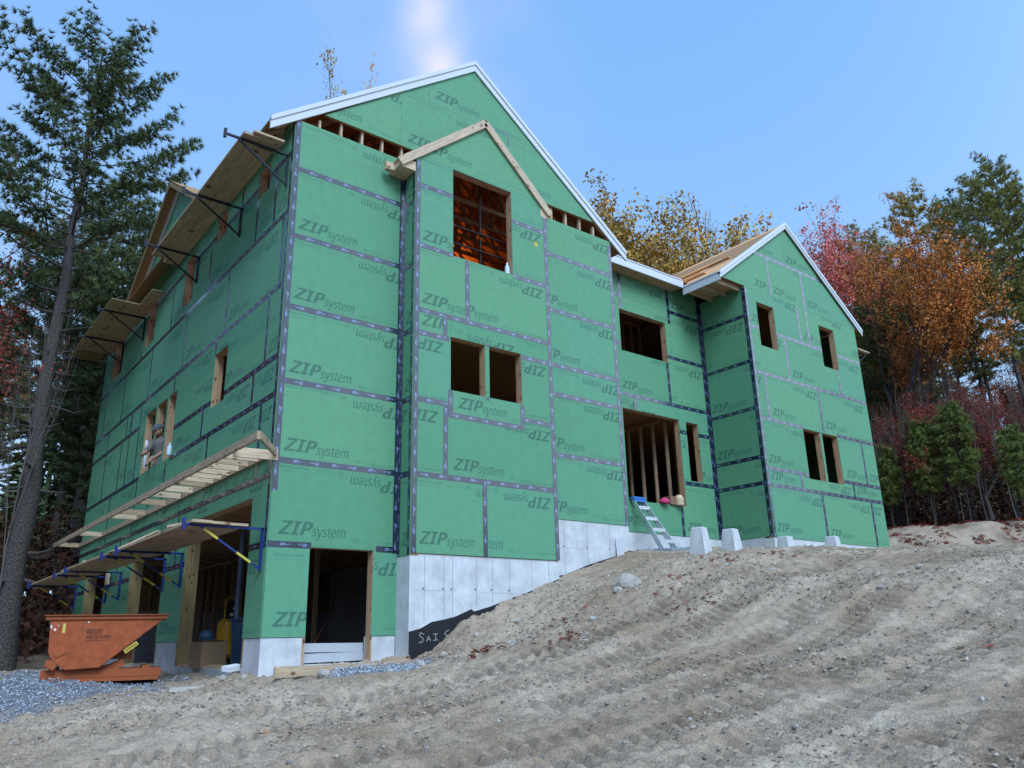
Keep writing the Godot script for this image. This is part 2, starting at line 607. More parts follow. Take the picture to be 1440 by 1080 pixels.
	var hi2 := Image.create_from_data(dw, dw, false, Image.FORMAT_L8, hgt)
	hi2.bump_map_to_normal_map(6.0)
	dirt.normal_enabled = true
	dirt.normal_texture = ImageTexture.create_from_image(hi2)
	dirt.normal_scale = 1.3
	var st := mat("stone", Color(1, 1, 1), 0.9, tex(dw, dw, drgb))
	st.uv1_triplanar = true
	st.uv1_scale = Vector3(1.4, 1.4, 1.4)
	st.albedo_color = Color(0.72, 0.71, 0.70)
	var gv := mat("gravel", Color(0.24, 0.26, 0.31), 0.85)
	gv.vertex_color_use_as_albedo = true
	gv.albedo_color = Color(1, 1, 1)
	# bark and foliage
	var bw := 256
	var ba := noise_bytes(bw, 512, 0.035, 4, 121, 0.4)
	var brgb := PackedByteArray()
	brgb.resize(bw * 512 * 3)
	for i in bw * 512:
		var s := 0.30 + 0.95 * (ba[i] / 255.0)
		brgb[i * 3] = to8(0.36 * s)
		brgb[i * 3 + 1] = to8(0.335 * s)
		brgb[i * 3 + 2] = to8(0.325 * s)
	var bt := tex(bw, 512, brgb)
	mat("bark", Color(1, 1, 1), 0.95, bt).uv1_scale = Vector3(2, 0.7, 1)
	mat("bark_pale", Color(1.9, 1.85, 1.8), 0.95, bt).uv1_scale = Vector3(2, 0.7, 1)
	mat("bark_dark", Color(0.55, 0.5, 0.5), 0.95, bt).uv1_scale = Vector3(2, 0.7, 1)
	for q in [["needles", Color(0.092, 0.125, 0.046)], ["needles_olive", Color(0.21, 0.21, 0.056)], ["needles_young", Color(0.15, 0.185, 0.045)], ["needles_gold", Color(0.36, 0.28, 0.05)],
			["leaf_bronze", Color(0.40, 0.25, 0.055)], ["leaf_orange", Color(0.50, 0.19, 0.045)], ["leaf_pink", Color(0.66, 0.19, 0.16)], ["leaf_red", Color(0.27, 0.046, 0.032)],
			["leaf_maroon", Color(0.11, 0.022, 0.024)], ["leaf_brown", Color(0.13, 0.055, 0.028)], ["leaf_green", Color(0.085, 0.10, 0.045)], ["leaf_rust", Color(0.36, 0.135, 0.038)]]:
		var lm := mat(q[0], q[1], 0.75)
		lm.vertex_color_use_as_albedo = true
		lm.backlight_enabled = true
		lm.backlight = Color(q[1].r * 0.5, q[1].g * 0.5, q[1].b * 0.5).linear_to_srgb()
		lm.cull_mode = BaseMaterial3D.CULL_DISABLED
	# person
	mat("skin", Color(0.40, 0.22, 0.15), 0.6)
	mat("cap_grey", Color(0.10, 0.13, 0.14), 0.8)
	mat("shirt", Color(0.18, 0.165, 0.16), 0.85)
	mat("trousers", Color(0.07, 0.08, 0.10), 0.85)
	mat("boots", Color(0.06, 0.04, 0.03), 0.8)
	mat("hair", Color(0.03, 0.02, 0.015), 0.8)
	mat("eye_white", Color(0.6, 0.58, 0.55), 0.4)

# ------------------------------------------------------------------ ground
var gx0 := -40.0
var gz0 := -44.0
var gstep := 0.5
var gnx := 200
var gnz := 150
var gtab := PackedFloat32Array()

func make_base_table() -> void:
	var pts := [[-4.36, 11.1, -2.95], [0, 0, -1.80], [-0.3, -2, -1.84], [-0.3, -4, -1.84], [-0.5, -8, -1.86], [-0.5, -13, -1.9], [-2.4, -2.6, -1.80], [-2.6, -4.6, -1.80], [-5, -4, -1.95], [-8, -6, -2.1], [-6, -14, -2.0], [-20, -10, -2.2], [-15, -25, -1.8],
		[-30, 5, -3.0], [-3.2, 2.4, -2.32], [-1.8, 4.6, -2.26], [-0.7, 6.4, -2.22], [0.2, 7.8, -2.18], [0.9, 9.0, -2.13], [0.7, 0.6, -1.76], [1.9, 0.9, -1.74], [0.5, 2.1, -1.82],
		[2.13, 0.45, -1.66], [3.37, 0.45, -0.98], [4.44, 0.45, -0.64], [5.12, 0.45, -0.40], [5.6, 0.1, -0.32], [6.25, 0.05, -0.08], [6.98, 0.05, 0.12], [7.31, 0.05, 0.23],
		[8.8, -1.35, 0.42], [10.1, -1.35, 0.50], [11.9, -1.35, 0.56], [12.2, 0.2, 0.48], [14.5, 0.2, 0.55], [17.3, 0.2, 0.63],
		[5.05, 2.1, -0.60], [8.3, 1.0, 0.12], [9.2, 1.0, 0.24], [6.6, 1.0, -0.1], [3.2, 1.44, -1.36], [4.0, 2.8, -1.16], [4.84, 7.66, -1.52], [3.0, 5.0, -1.62], [8.0, 4.0, -0.55], [12, 3, 0.1], [16.6, 3.7, 0.42], [10, 9, -0.9], [16, 10, -0.2], [8, 14, -1.8], [0, 18, -3.0],
		[18.9, -0.57, 0.80], [20.2, 2.4, 0.78], [23.9, 1.1, 1.08], [22.4, 0.6, 0.98], [26, 3.4, 1.1], [20.6, -2.0, 1.50], [22.6, -1.6, 1.92], [24.6, -0.3, 2.05], [27.0, 0.5, 2.2], [30, 2.5, 2.2], [26, -6, 2.2], [32, -4, 2.5], [38, -9, 3.0], [45, 0, 3.2], [24, -16, 2.0], [18, -20, 1.0], [5, -22, -1.0], [40, -30, 3.5], [50, 15, 2.4]]
	gtab.resize(gnx * gnz)
	for k in gnz:
		for i in gnx:
			var x := gx0 + i * gstep
			var z := gz0 + k * gstep
			var sw := 0.0
			var sy := 0.0
			var base := -1.75 + 0.13 * x - 0.06 * z
			for p in pts:
				var dx: float = x - p[0]
				var dz: float = z - p[1]
				var wgt := 1.0 / pow(dx * dx + dz * dz + 0.12, 1.7)
				sw += wgt
				sy += wgt * (p[2] - (-1.75 + 0.13 * p[0] - 0.06 * p[1]))
			gtab[k * gnx + i] = base + sy / sw

func base_height(x: float, z: float) -> float:
	var fx := clampf((x - gx0) / gstep, 0.0, gnx - 1.001)
	var fz := clampf((z - gz0) / gstep, 0.0, gnz - 1.001)
	var i := int(fx)
	var k := int(fz)
	fx -= i
	fz -= k
	var j := k * gnx + i
	return lerpf(lerpf(gtab[j], gtab[j + 1], fx), lerpf(gtab[j + gnx], gtab[j + gnx + 1], fx), fz)

func track_line(k: int, x: float) -> float: # where the middle of a wheel track lies, as z over x
	var bend := -0.011 * (x - 2.0) * (x - 2.0)
	match k:
		0: return 4.05 + bend + 0.10 * sin(x * 0.5)
		1: return 5.85 + bend + 0.12 * sin(x * 0.5 + 0.6)
		2: return 6.60 + 0.05 * x - 0.006 * x * x
		3: return 8.35 + 0.05 * x - 0.006 * x * x
		4: return 2.75 + 0.13 * x - 0.022 * (x - 4.0) * (x - 4.0)
		5: return 5.05 + 0.04 * x - 0.009 * x * x
		6: return 7.45 - 0.03 * x + 0.08 * sin(x * 0.7)
		7: return 3.30 + 0.02 * x - 0.012 * x * x
		_: return 9.2 - 0.24 * x

func height(x: float, z: float, relief := true) -> float:
	var y := base_height(x, z)
	if (x > 0.12 and x < 7.5 and z < -0.12 and z > -12.9) or (x >= 7.4 and x < 12.3 and z < -1.55 and z > -12.9) or (x > 12.2 and x < 17.25 and z < 0.0 and z > -12.9):
		return minf(y, -2.15)
	y += 0.34 * exp(-pow((x + 4.9) / 1.3, 2.0) - pow((z + 4.4) / 1.0, 2.0))
	y += 0.16 * n_low.get_noise_2d(x, z) * smoothstep(0.3, 3.0, z)
	if not relief:
		return y
	var near := 1.0 - smoothstep(14.0, 30.0, Vector2(x - 1.0, z - 5.0).length())
	if near <= 0.0:
		return y + 0.25 * n_low.get_noise_2d(x * 0.7 + 40.0, z * 0.7)
	var rough := 0.6 + 0.8 * clampf(0.5 + 1.3 * n_low.get_noise_2d(x * 2.0 + 90.0, z * 2.0), 0.0, 1.0)
	var d := 0.030 * n_mid.get_noise_2d(x * 1.4, z * 1.9) + 0.042 * rough * n_fine.get_noise_2d(x, z * 1.25)
	d += 0.032 * rough * absf(n_fine.get_noise_2d(x * 2.0 + 30.0, z * 2.9)) + 0.030 * maxf(0.0, n_fine.get_noise_2d(x * 3.6, z * 4.6)) * rough + 0.012 * n_fine.get_noise_2d(x * 6.0, z * 7.0)
	for k in 9:
		var lat := z - track_line(k, x)
		if absf(lat) < 0.42:
			var wear := smoothstep(-0.25, 0.35, n_low.get_noise_2d(x * 3.0 + k * 17.0, z * 1.6) + 0.30)
			var ins := 1.0 - smoothstep(0.20, 0.30, absf(lat))
			var rim := exp(-pow((absf(lat) - 0.31) / 0.06, 2.0))
			var lug := sin(TAU * (x / 0.175) + (1.0 if lat > 0.0 else -1.0) * (4.5 * absf(lat)) + (1.6 if lat > 0.0 else 0.0) + 0.9 * n_mid.get_noise_2d(x * 2.0, z))
			d = lerpf(d, d * 0.4 - 0.036 + 0.046 * clampf(lug * 1.6, -0.7, 0.9), ins * wear)
			d += 0.020 * rim * wear * (0.5 + n_fine.get_noise_2d(x + 9.0, z))
	return y + d * near

func in_gravel(x: float, z: float) -> float: # 0..1: how far crushed stone covers the spot
	var g := 0.0
	g = maxf(g, 1.0 - Vector2((x + 3.2) / 3.0, (z + 2.5) / 2.7).length())
	g = maxf(g, 1.0 - Vector2((x - 1.3) / 1.0, (z - 0.85) / 0.5).length())
	g = maxf(g, 1.0 - Vector2((x - 9.3) / 3.2, (z + 0.75) / 0.55).length())
	return clampf(g * 2.2 + 1.2 * n_mid.get_noise_2d(x * 1.3 + 5.0, z * 1.3), 0.0, 1.0) if g > 0.0 else 0.0

func spaced(stops: Array) -> PackedFloat32Array: # [position, step there], steps blend from stop to stop
	var out := PackedFloat32Array()
	var x: float = stops[0][0]
	var k := 0
	while x < stops[-1][0]:
		out.append(x)
		while k < stops.size() - 2 and x >= stops[k + 1][0]:
			k += 1
		var f: float = clampf((x - stops[k][0]) / (stops[k + 1][0] - stops[k][0]), 0.0, 1.0)
		x += exp(lerpf(log(stops[k][1]), log(stops[k + 1][1]), f))
	out.append(stops[-1][0])
	return out

func make_ground() -> void:
	make_base_table()
	var xs := spaced([[-420.0, 40.0], [-40.0, 1.5], [-9.0, 0.16], [-5.0, 0.05], [-3.5, 0.031], [4.5, 0.031], [8.0, 0.05], [18.0, 0.12], [30.0, 0.35], [60.0, 2.0], [420.0, 40.0]])
	var zs := spaced([[-420.0, 40.0], [-40.0, 1.5], [-13.0, 0.35], [-4.0, 0.12], [-1.6, 0.07], [0.0, 0.05], [3.0, 0.033], [9.2, 0.033], [11.5, 0.12], [20.0, 0.6], [60.0, 3.0], [420.0, 40.0]])
	var nx := xs.size()
	var nz := zs.size()
	var v := PackedVector3Array(); v.resize(nx * nz)
	var n := PackedVector3Array(); n.resize(nx * nz)
	var c := PackedColorArray(); c.resize(nx * nz)
	for k in nz:
		for i in nx:
			v[k * nx + i] = Vector3(xs[i], height(xs[i], zs[k]), zs[k])
	for k in nz:
		for i in nx:
			var a := v[k * nx + maxi(i - 1, 0)]
			var b := v[k * nx + mini(i + 1, nx - 1)]
			var e := v[maxi(k - 1, 0) * nx + i]
			var f := v[mini(k + 1, nz - 1) * nx + i]
			n[k * nx + i] = (f - e).cross(b - a).normalized()
			var x := xs[i]
			var z := zs[k]
			var q := 0.5 + 0.9 * n_low.get_noise_2d(x * 2.6 + 31.0, z * 3.4) + 0.5 * n_mid.get_noise_2d(x * 1.7 + 7.0, z * 2.3)
			var col := Color(0.36, 0.28, 0.215).lerp(Color(0.525, 0.44, 0.365), clampf(q, 0.0, 1.0))
			for t in 9: # turned, damper soil in the wheel tracks, in flecks
				var lat := absf(z - track_line(t, x))
				if lat < 0.4:
					col = col.lerp(Color(0.26, 0.205, 0.165), clampf((0.42 - lat) * 3.0, 0.0, 0.45) * clampf(0.35 + 1.6 * n_mid.get_noise_2d(x * 3.0 + 11.0, z * 3.0), 0.0, 1.0))
			var g := in_gravel(x, z)
			if g > 0.0:
				col = col.lerp(Color(0.20, 0.22, 0.27), clampf(g * 1.6, 0.0, 1.0))
			if x > 18.0 or z < -5.0 or x < -9.0: # forest soil with old leaves
				var fo := clampf(maxf(maxf((x - 24.5 - 0.4 * z) / 4.0, (-z - 14.0) / 3.0), (-9.0 - x) / 4.0) + 0.8 * n_mid.get_noise_2d(x, z), 0.0, 1.0)
				col = col.lerp(Color(0.055, 0.030, 0.022), fo)
			c[k * nx + i] = col
	var ix := PackedInt32Array()
	ix.resize((nx - 1) * (nz - 1) * 6)
	var w := 0
	for k in nz - 1:
		for i in nx - 1:
			var j := k * nx + i
			for q in [j, j + 1, j + nx + 1, j, j + nx + 1, j + nx]:
				ix[w] = q
				w += 1
	var arr := []
	arr.resize(Mesh.ARRAY_MAX)
	arr[Mesh.ARRAY_VERTEX] = v
	arr[Mesh.ARRAY_NORMAL] = n
	arr[Mesh.ARRAY_COLOR] = c
	arr[Mesh.ARRAY_INDEX] = ix
	var m := ArrayMesh.new()
	m.add_surface_from_arrays(Mesh.PRIMITIVE_TRIANGLES, arr)
	var o := struct("ground", m, M.dirt)
	o.set_meta("label", "bare rutted dirt of the building lot with wheel tracks")

# ------------------------------------------------------------------ walls
# a wall frame: local u to the right seen from outside, v up, w outward
class Frame:
	var o: Vector3
	var u: Vector3
	var w: Vector3
	func _init(o_: Vector3, u_: Vector3) -> void:
		o = o_
		u = u_
		w = u_.cross(Vector3.UP)
	func p(a: float, b: float, d := 0.0) -> Vector3:
		return o + u * a + Vector3(0, b, 0) + w * d

func area2(q: PackedVector2Array) -> float:
	var s := 0.0
	for i in q.size():
		s += q[i].cross(q[(i + 1) % q.size()])
	return s * 0.5

func rect_poly(r: Rect2) -> PackedVector2Array:
	return PackedVector2Array([r.position, r.position + Vector2(r.size.x, 0), r.end, r.position + Vector2(0, r.size.y)])

func cut(poly: PackedVector2Array, outline: PackedVector2Array, holes: Array) -> Array: # poly within outline without the holes, as simple polygons, counter-clockwise
	var todo: Array = Geometry2D.intersect_polygons(poly, outline)
	for hr in holes:
		var hole: Rect2 = hr
		var next := []
		for q in todo:
			if Geometry2D.intersect_polygons(q, rect_poly(hole)).is_empty():
				next.append(q)
				continue
			var mid: float = hole.get_center().x
			for side in [Rect2(-100, -100, 100 + mid, 300), Rect2(mid, -100, 200, 300)]:
				for part in Geometry2D.intersect_polygons(q, rect_poly(side)):
					next.append_array(Geometry2D.clip_polygons(part, rect_poly(hole)))
		todo = next
	var out := []
	for q in todo:
		var r: PackedVector2Array = q
		if absf(area2(r)) < 0.0004:
			continue
		if area2(r) < 0.0:
			r.reverse()
		out.append(r)
	return out

func add_sheet(b: MB, polys: Array, f: Frame, w0: float, w1: float, anchor: Vector2, span: Vector2, flip := false, back := false) -> void:
	for pp in polys:
		var q: PackedVector2Array = pp
		var tr := Geometry2D.triangulate_polygon(q)
		var uv := func(a: Vector2) -> Vector2:
			var s := (a - anchor) / span
			return Vector2(1.0 - s.x, s.y) if flip else Vector2(s.x, 1.0 - s.y)
		for k in range(0, tr.size(), 3):
			var a := q[tr[k]]; var c := q[tr[k + 1]]; var d := q[tr[k + 2]]
			if (c - a).cross(d - a) < 0.0:
				var s := c
				c = d
				d = s
			b.tri(f.p(a.x, a.y, w1), f.p(c.x, c.y, w1), f.p(d.x, d.y, w1), uv.call(a), uv.call(c), uv.call(d))
			if back:
				b.tri(f.p(a.x, a.y, w0), f.p(d.x, d.y, w0), f.p(c.x, c.y, w0), uv.call(a), uv.call(d), uv.call(c))
		for k in q.size():
			var a := q[k]
			var c := q[(k + 1) % q.size()]
			var ua: Vector2 = uv.call(a)
			b.tri(f.p(a.x, a.y, w0), f.p(c.x, c.y, w0), f.p(c.x, c.y, w1), ua, ua, ua)
			b.tri(f.p(a.x, a.y, w0), f.p(c.x, c.y, w1), f.p(a.x, a.y, w1), ua, ua, ua)

func joined(parts: Array) -> Array: # the polygons in sets that touch one another
	var sets := []
	var left := parts.duplicate()
	while not left.is_empty():
		var one := [left.pop_back()]
		var k := 0
		while k < one.size():
			var wide := Geometry2D.offset_polygon(one[k], 0.002)
			for i in range(left.size() - 1, -1, -1):
				if not wide.is_empty() and not Geometry2D.intersect_polygons(wide[0], left[i]).is_empty():
					one.append(left[i])
					left.remove_at(i)
			k += 1
		sets.append(one)
	return sets

# one wall of the house: backing with openings (the part), then its sheathing panels, seam tape and jamb lumber (sub-parts)
# rows: [v0, v1, [seam positions]]; holes: Rect2 openings
func build_wall(f: Frame, outline: PackedVector2Array, rows: Array, holes: Array, jambs := true, thick := 0.14, tall := false) -> MeshInstance3D:
	var b := MB.new()
	add_sheet(b, cut(outline, outline, holes), f, -thick, 0.0, Vector2.ZERO, Vector2.ONE, false, true)
	var wall := obj("wall", b.mesh(), M.flake_dim, house)
	for r in rows:
		var us: Array = r[2]
		for k in us.size() - 1:
			var cell := Rect2(us[k] + 0.0015, r[0] + 0.0015, us[k + 1] - us[k] - 0.003, r[1] - r[0] - 0.003)
			var parts := cut(rect_poly(cell), outline, holes)
			if parts.is_empty():
				continue
			var fl := rng.randf() < 0.35
			var pick := rng.randi() % 2
			var anchor := Vector2(us[k] + 0.0, r[0])
			if us[k + 1] - us[k] < 2.2 and rng.randf() < 0.45:
				anchor.x = us[k + 1] - 2.44
			if r[1] - r[0] < 1.1 and rng.randf() < 0.5:
				anchor.y = r[1] - 1.22
			if us[k + 1] - us[k] > 2.0 and us[k + 1] - us[k] < 2.44:
				anchor.x = us[k]
			var face := 0.0115 + rng.randf() * 0.001
			var skin: Material = M["panel%d%d" % [pick, rng.randi() % 4]]
			for whole in joined(parts):
				var mb := MB.new()
				add_sheet(mb, whole, f, 0.0005, face, anchor, Vector2(2.44, 1.22), fl and r[1] - r[0] < 1.1)
				obj("sheathing_panel", mb.mesh(), skin, wall)
	if jambs:
		for hr in holes:
			var h: Rect2 = hr
			if h.position.y < -1.0:
				continue
			jamb_set(wall, f, h, thick)
	return wall

func jamb_set(wall: Node, f: Frame, h: Rect2, thick: float) -> void:
	var z0 := -thick - 0.012
	var z1 := -0.001
	var e := 0.003
	var t := 0.038
	for s in [[h.position.x - t + e, h.position.x + e, h.position.y, h.end.y], [h.end.x - e, h.end.x + t - e, h.position.y, h.end.y]]:
		board(wall, "jamb_stud", f, s[0], s[1], s[2], s[3], z0, z1, M.wood_jamb)
	board(wall, "sill_plate", f, h.position.x, h.end.x, h.position.y - t + e, h.position.y + e, z0, z1, M.wood_jamb)
	board(wall, "header", f, h.position.x, h.end.x, h.end.y - e, h.end.y + 0.14, z0, z1, M.wood_jamb)

func board(parent: Node, called: String, f: Frame, u0: float, u1: float, v0: float, v1: float, w0: float, w1: float, m: Material) -> MeshInstance3D:
	var b := MB.new()
	b.hexa([f.p(u0, v0, w1), f.p(u1, v0, w1), f.p(u1, v0, w0), f.p(u0, v0, w0), f.p(u0, v1, w1), f.p(u1, v1, w1), f.p(u1, v1, w0), f.p(u0, v1, w0)], Vector2(rng.randf() * 4.0, rng.randf()))
	return obj(called, b.mesh(), m, parent)

func tape_h(wall: Node, f: Frame, v: float, u0: float, u1: float, holes: Array = [], width := 0.095) -> void:
	var spans := [[u0, u1]]
	for hr in holes:
		var h: Rect2 = hr
		if v + width * 0.5 > h.position.y and v - width * 0.5 < h.end.y:
			var nx := []
			for s in spans:
				if h.end.x <= s[0] or h.position.x >= s[1]:
					nx.append(s)
					continue
				if h.position.x > s[0] + 0.02:
					nx.append([s[0], h.position.x])
				if h.end.x < s[1] - 0.02:
					nx.append([h.end.x, s[1]])
			spans = nx
	for s in spans:
		strip(wall, f, Vector2(s[0], v + rng.randf_range(-0.006, 0.006)), Vector2(s[1], v + rng.randf_range(-0.006, 0.006)), width, 0.0128)

func tape_v(wall: Node, f: Frame, u: float, v0: float, v1: float, width := 0.09) -> void:
	strip(wall, f, Vector2(u + rng.randf_range(-0.005, 0.005), v0), Vector2(u + rng.randf_range(-0.005, 0.005), v1), width, 0.0142)

func strip(wall: Node, f: Frame, a: Vector2, c: Vector2, width: float, w: float) -> void: # a strip of tape with slightly wavy edges
	var b := MB.new()
	var d := (c - a).normalized()
	var s := Vector2(-d.y, d.x) * width * 0.5
	var len_ := a.distance_to(c)
	var n := maxi(1, int(len_ / 0.45))
	var off := rng.randf()
	var prev := []
	for i in n + 1:
		var m := a.lerp(c, float(i) / n)
		var j0 := s * (1.0 + rng.randf_range(-0.05, 0.05))
		var j1 := s * (1.0 + rng.randf_range(-0.05, 0.05))
		var lift := w + rng.randf_range(0.0, 0.0012)
		var cur := [f.p((m - j0).x, (m - j0).y, lift), f.p((m + j1).x, (m + j1).y, lift + rng.randf_range(-0.0004, 0.0008)), len_ * i / n / 0.62 + off, f.p((m - j0 * 1.01).x, (m - j0 * 1.01).y, 0.011), f.p((m + j1 * 1.01).x, (m + j1 * 1.01).y, 0.011)]
		if i > 0:
			b.tri(prev[0], cur[0], cur[1], Vector2(prev[2], 1), Vector2(cur[2], 1), Vector2(cur[2], 0))
			b.tri(prev[0], cur[1], prev[1], Vector2(prev[2], 1), Vector2(cur[2], 0), Vector2(prev[2], 0))
			b.tri(prev[3], cur[3], cur[0], Vector2(0, 0.02), Vector2(0, 0.02), Vector2(0, 0.02))
			b.tri(prev[3], cur[0], prev[0], Vector2(0, 0.02), Vector2(0, 0.02), Vector2(0, 0.02))
			b.tri(prev[1], cur[1], cur[4], Vector2(0, 0.02), Vector2(0, 0.02), Vector2(0, 0.02))
			b.tri(prev[1], cur[4], prev[4], Vector2(0, 0.02), Vector2(0, 0.02), Vector2(0, 0.02))
		prev = cur
	obj("seam_tape", b.mesh(), M.tape, wall)

func poly(a: Array) -> PackedVector2Array:
	var q := PackedVector2Array()
	for i in range(0, a.size(), 2):
		q.append(Vector2(a[i], a[i + 1]))
	return q

func block(called: String, lo: Vector3, hi: Vector3, m: Material, parent: Node) -> MeshInstance3D:
	var b := MB.new()
	b.box((lo + hi) * 0.5, hi - lo, Basis.IDENTITY, Vector2(rng.randf(), rng.randf()))
	return obj(called, b.mesh(), m, parent)

# ------------------------------------------------------------------ the house
const APEX := 9.84

func make_house() -> void:
	house = thing("unfinished_house", "large three storey house under construction, sheathed in green printed panels", "house")
	make_front_walls()
	make_side_walls()
	make_foundation()
	make_roofs()
	make_inside()

func make_front_walls() -> void:
	var f := Frame.new(Vector3.ZERO, Vector3.RIGHT)
	# left of the bay, with the door below
	var door := Rect2(0.64, -1.62, 1.04, 1.60)
	var ol := poly([0.0, -1.27, 2.1, -1.27, 2.1, 7.03, 0.0, 7.03])
	var us := [0.0, 2.10]
	var rows := [[-1.27, 0.0, us], [0.0, 1.22, us], [1.22, 2.44, us], [2.44, 3.66, us], [3.66, 4.88, us], [4.88, 6.10, us], [6.10, 7.03, us]]
	var w := build_wall(f, ol, rows, [door], false)
	for v in [1.22, 2.44, 3.66, 4.88, 6.10]:
		tape_h(w, f, v, 0.0, 2.10)
	tape_h(w, f, 0.0, 0.0, 0.66)
	tape_h(w, f, 0.0, 1.72, 2.10)
	tape_v(w, f, 0.045, 0.76, 7.02)
	tape_v(w, f, 2.056, -0.05, 6.85)
	board(w, "jamb_stud", f, 0.602, 0.643, -1.70, -0.02, -0.152, 0.004, M.wood_jamb)
	board(w, "jamb_stud", f, 1.676, 1.76, -1.70, -0.02, -0.152, -0.001, M.wood_jamb)
	board(w, "header", f, 0.602, 1.72, -0.022, 0.20, -0.152, -0.001, M.wood_jamb)
	# right of the bay
	var us2 := [5.05, 7.35]
	var wr := build_wall(f, poly([5.05, 0.73, 7.35, 0.73, 7.35, 7.0, 5.05, 7.0]), [[0.73, 1.95, us2], [1.95, 3.15, us2], [3.15, 3.75, us2], [3.75, 4.92, us2], [4.92, 6.16, us2], [6.16, 7.0, us2]], [], false)
	for v in [1.95, 3.15, 3.75, 4.92, 6.16]:
		tape_h(wr, f, v, 5.12, 7.35)
	tape_v(wr, f, 7.305, 0.73, 6.9)
	# the gable above, open along its foot where the truss ends show
	var go := poly([0.50, 7.33, 6.86, 7.33, 3.68, APEX - 0.02])
	var wg := build_wall(f, go, [[7.33, 8.55, [0.0, 2.0, 4.44, 7.0]], [8.55, 10.0, [0.0, 2.6, 5.0, 7.0]]], [], false, 0.05)
	tape_v(wg, f, 4.52, 8.30, 8.58, 0.035)
	tape_h(wg, f, 8.585, 4.10, 4.54, [], 0.03)
	for k in 17: # studs of the gable truss behind the open strip
		var x := 0.42 + 0.405 * k
		if x > 6.95 or (x > 2.35 and x < 5.0):
			continue
		board(wg, "gable_stud", f, x, x + 0.04, 6.98, minf(7.42, APEX - 0.80 * absf(x - 3.68)), -0.125, -0.052, M["wood%d" % (k % 2)])
		board(wg, "truss_heel", f, x - 0.17, x - 0.13, 6.99, 7.14 + 0.04 * (k % 3), -0.52, -0.22, M.wood1)
	board(wg, "top_plate", f, 0.0, 2.1, 6.96, 7.0, -0.14, -0.003, M.wood1)
	board(wg, "top_plate", f, 5.12, 7.35, 6.95, 6.99, -0.14, -0.003, M.wood1)
	# the bay
	var fb := Frame.new(Vector3(0, 0, 0.40), Vector3.RIGHT)
	var h1 := Rect2(2.885, 5.18, 1.36, 1.77)
	var h2 := Rect2(2.835, 2.66, 0.725, 0.96)
	var h3 := Rect2(3.655, 2.66, 0.73, 0.96)
	var holes := [h1, h2, h3]
	var ob := poly([2.10, -0.07, 5.12, -0.07, 5.12, 6.87, 3.63, 8.27, 2.10, 6.90])
	var rb := [[-0.07, 1.16, [2.10, 3.53, 5.12]], [1.16, 2.39, [2.10, 2.735]], [1.16, 2.22, [2.735, 5.12]], [2.22, 2.66, [2.835, 4.38]], [2.39, 3.565, [2.10, 2.835]], [2.22, 2.39, [2.735, 2.835]], [2.22, 2.39, [4.38, 5.12]], [2.39, 3.565, [4.38, 5.12]],
		[3.565, 3.97, [2.10, 2.72]], [2.66, 3.97, [2.835, 4.38]], [3.565, 3.97, [2.72, 2.835]], [3.565, 3.97, [4.38, 5.12]], [3.97, 5.16, [2.10, 3.19, 5.12]], [5.16, 6.36, [2.10, 3.19, 5.12]], [6.36, 6.985, [2.10, 3.0, 5.12]], [6.985, 8.4, [2.10, 5.12]]]
	var wb := build_wall(fb, ob, rb, holes)
	for t in [[1.16, 2.1, 5.12], [3.97, 2.1, 5.12], [3.565, 2.1, 2.80], [2.395, 2.1, 2.78], [3.565, 4.40, 5.12], [2.22, 2.79, 4.42], [2.375, 4.40, 5.12], [6.37, 2.1, 2.885], [6.32, 4.245, 5.12], [5.18, 2.1, 2.885], [5.155, 4.245, 5.12]]:
		tape_h(wb, fb, t[0], t[1], t[2])
	for t in [[3.19, 3.98, 5.16], [2.72, 3.57, 3.95], [2.735, 1.18, 2.39], [2.835, 2.22, 2.66], [4.38, 2.22, 2.64], [3.52, -0.07, 1.14], [2.145, -0.07, 6.86], [5.085, -0.07, 6.80]]:
		tape_v(wb, fb, t[0], t[1], t[2])
	for s in [[3.61, 3.60, 3.66], [3.61, 2.60, 2.66]]:
		tape_v(wb, fb, s[0], s[1], s[2], 0.08)
	# temporary rails across the upper opening
	for v in [5.62, 5.98]:
		board(wb, "guard_rail", fb, 2.86, 4.27, v, v + 0.02, -0.30, -0.27, M.cord_black)
	for u in [3.05, 3.72]:
		board(wb, "guard_post", fb, u, u + 0.025, 5.15, 7.0, -0.34, -0.31, M.cord_black)
	board(wb, "sealant_smear", fb, 4.80, 4.88, 5.96, 6.05, 0.0126, 0.0132, M.yellow_sleeve)
	# left cheek of the bay, a narrow strip
	var fc := Frame.new(Vector3(2.10, 0, 0.0), Vector3.BACK)
	var wc := build_wall(fc, poly([0.0, -0.10, 0.40, -0.10, 0.40, 6.88, 0.0, 6.88]), [[-0.1, 1.17, [0.0, 0.4]], [1.17, 2.40, [0.0, 0.4]], [2.40, 3.6, [0.0, 0.4]], [3.6, 4.82, [0.0, 0.4]], [4.82, 6.03, [0.0, 0.4]], [6.03, 6.88, [0.0, 0.4]]], [], false)
	for v in [1.17, 2.40, 3.6, 4.82, 6.03]:
		tape_h(wc, fc, v, 0.0, 0.40)
	tape_v(wc, fc, 0.045, -0.1, 6.85)
	tape_v(wc, fc, 0.36, -0.1, 6.85, 0.075)
	# right cheek, turned away
	block("wall", Vector3(4.98, 0.0, -0.14), Vector3(5.10, 6.85, 0.26), M.flake_dim, house)
	# set back middle wall
	var fm := Frame.new(Vector3(0, 0, -1.40), Vector3.RIGHT)
	var m1 := Rect2(8.985, 5.215, 1.67, 1.085)
	var m2 := Rect2(8.88, 1.585, 1.99, 2.17)
	var m3 := Rect2(11.13, 2.24, 0.46, 1.50)
	var hm := [m1, m2, m3]
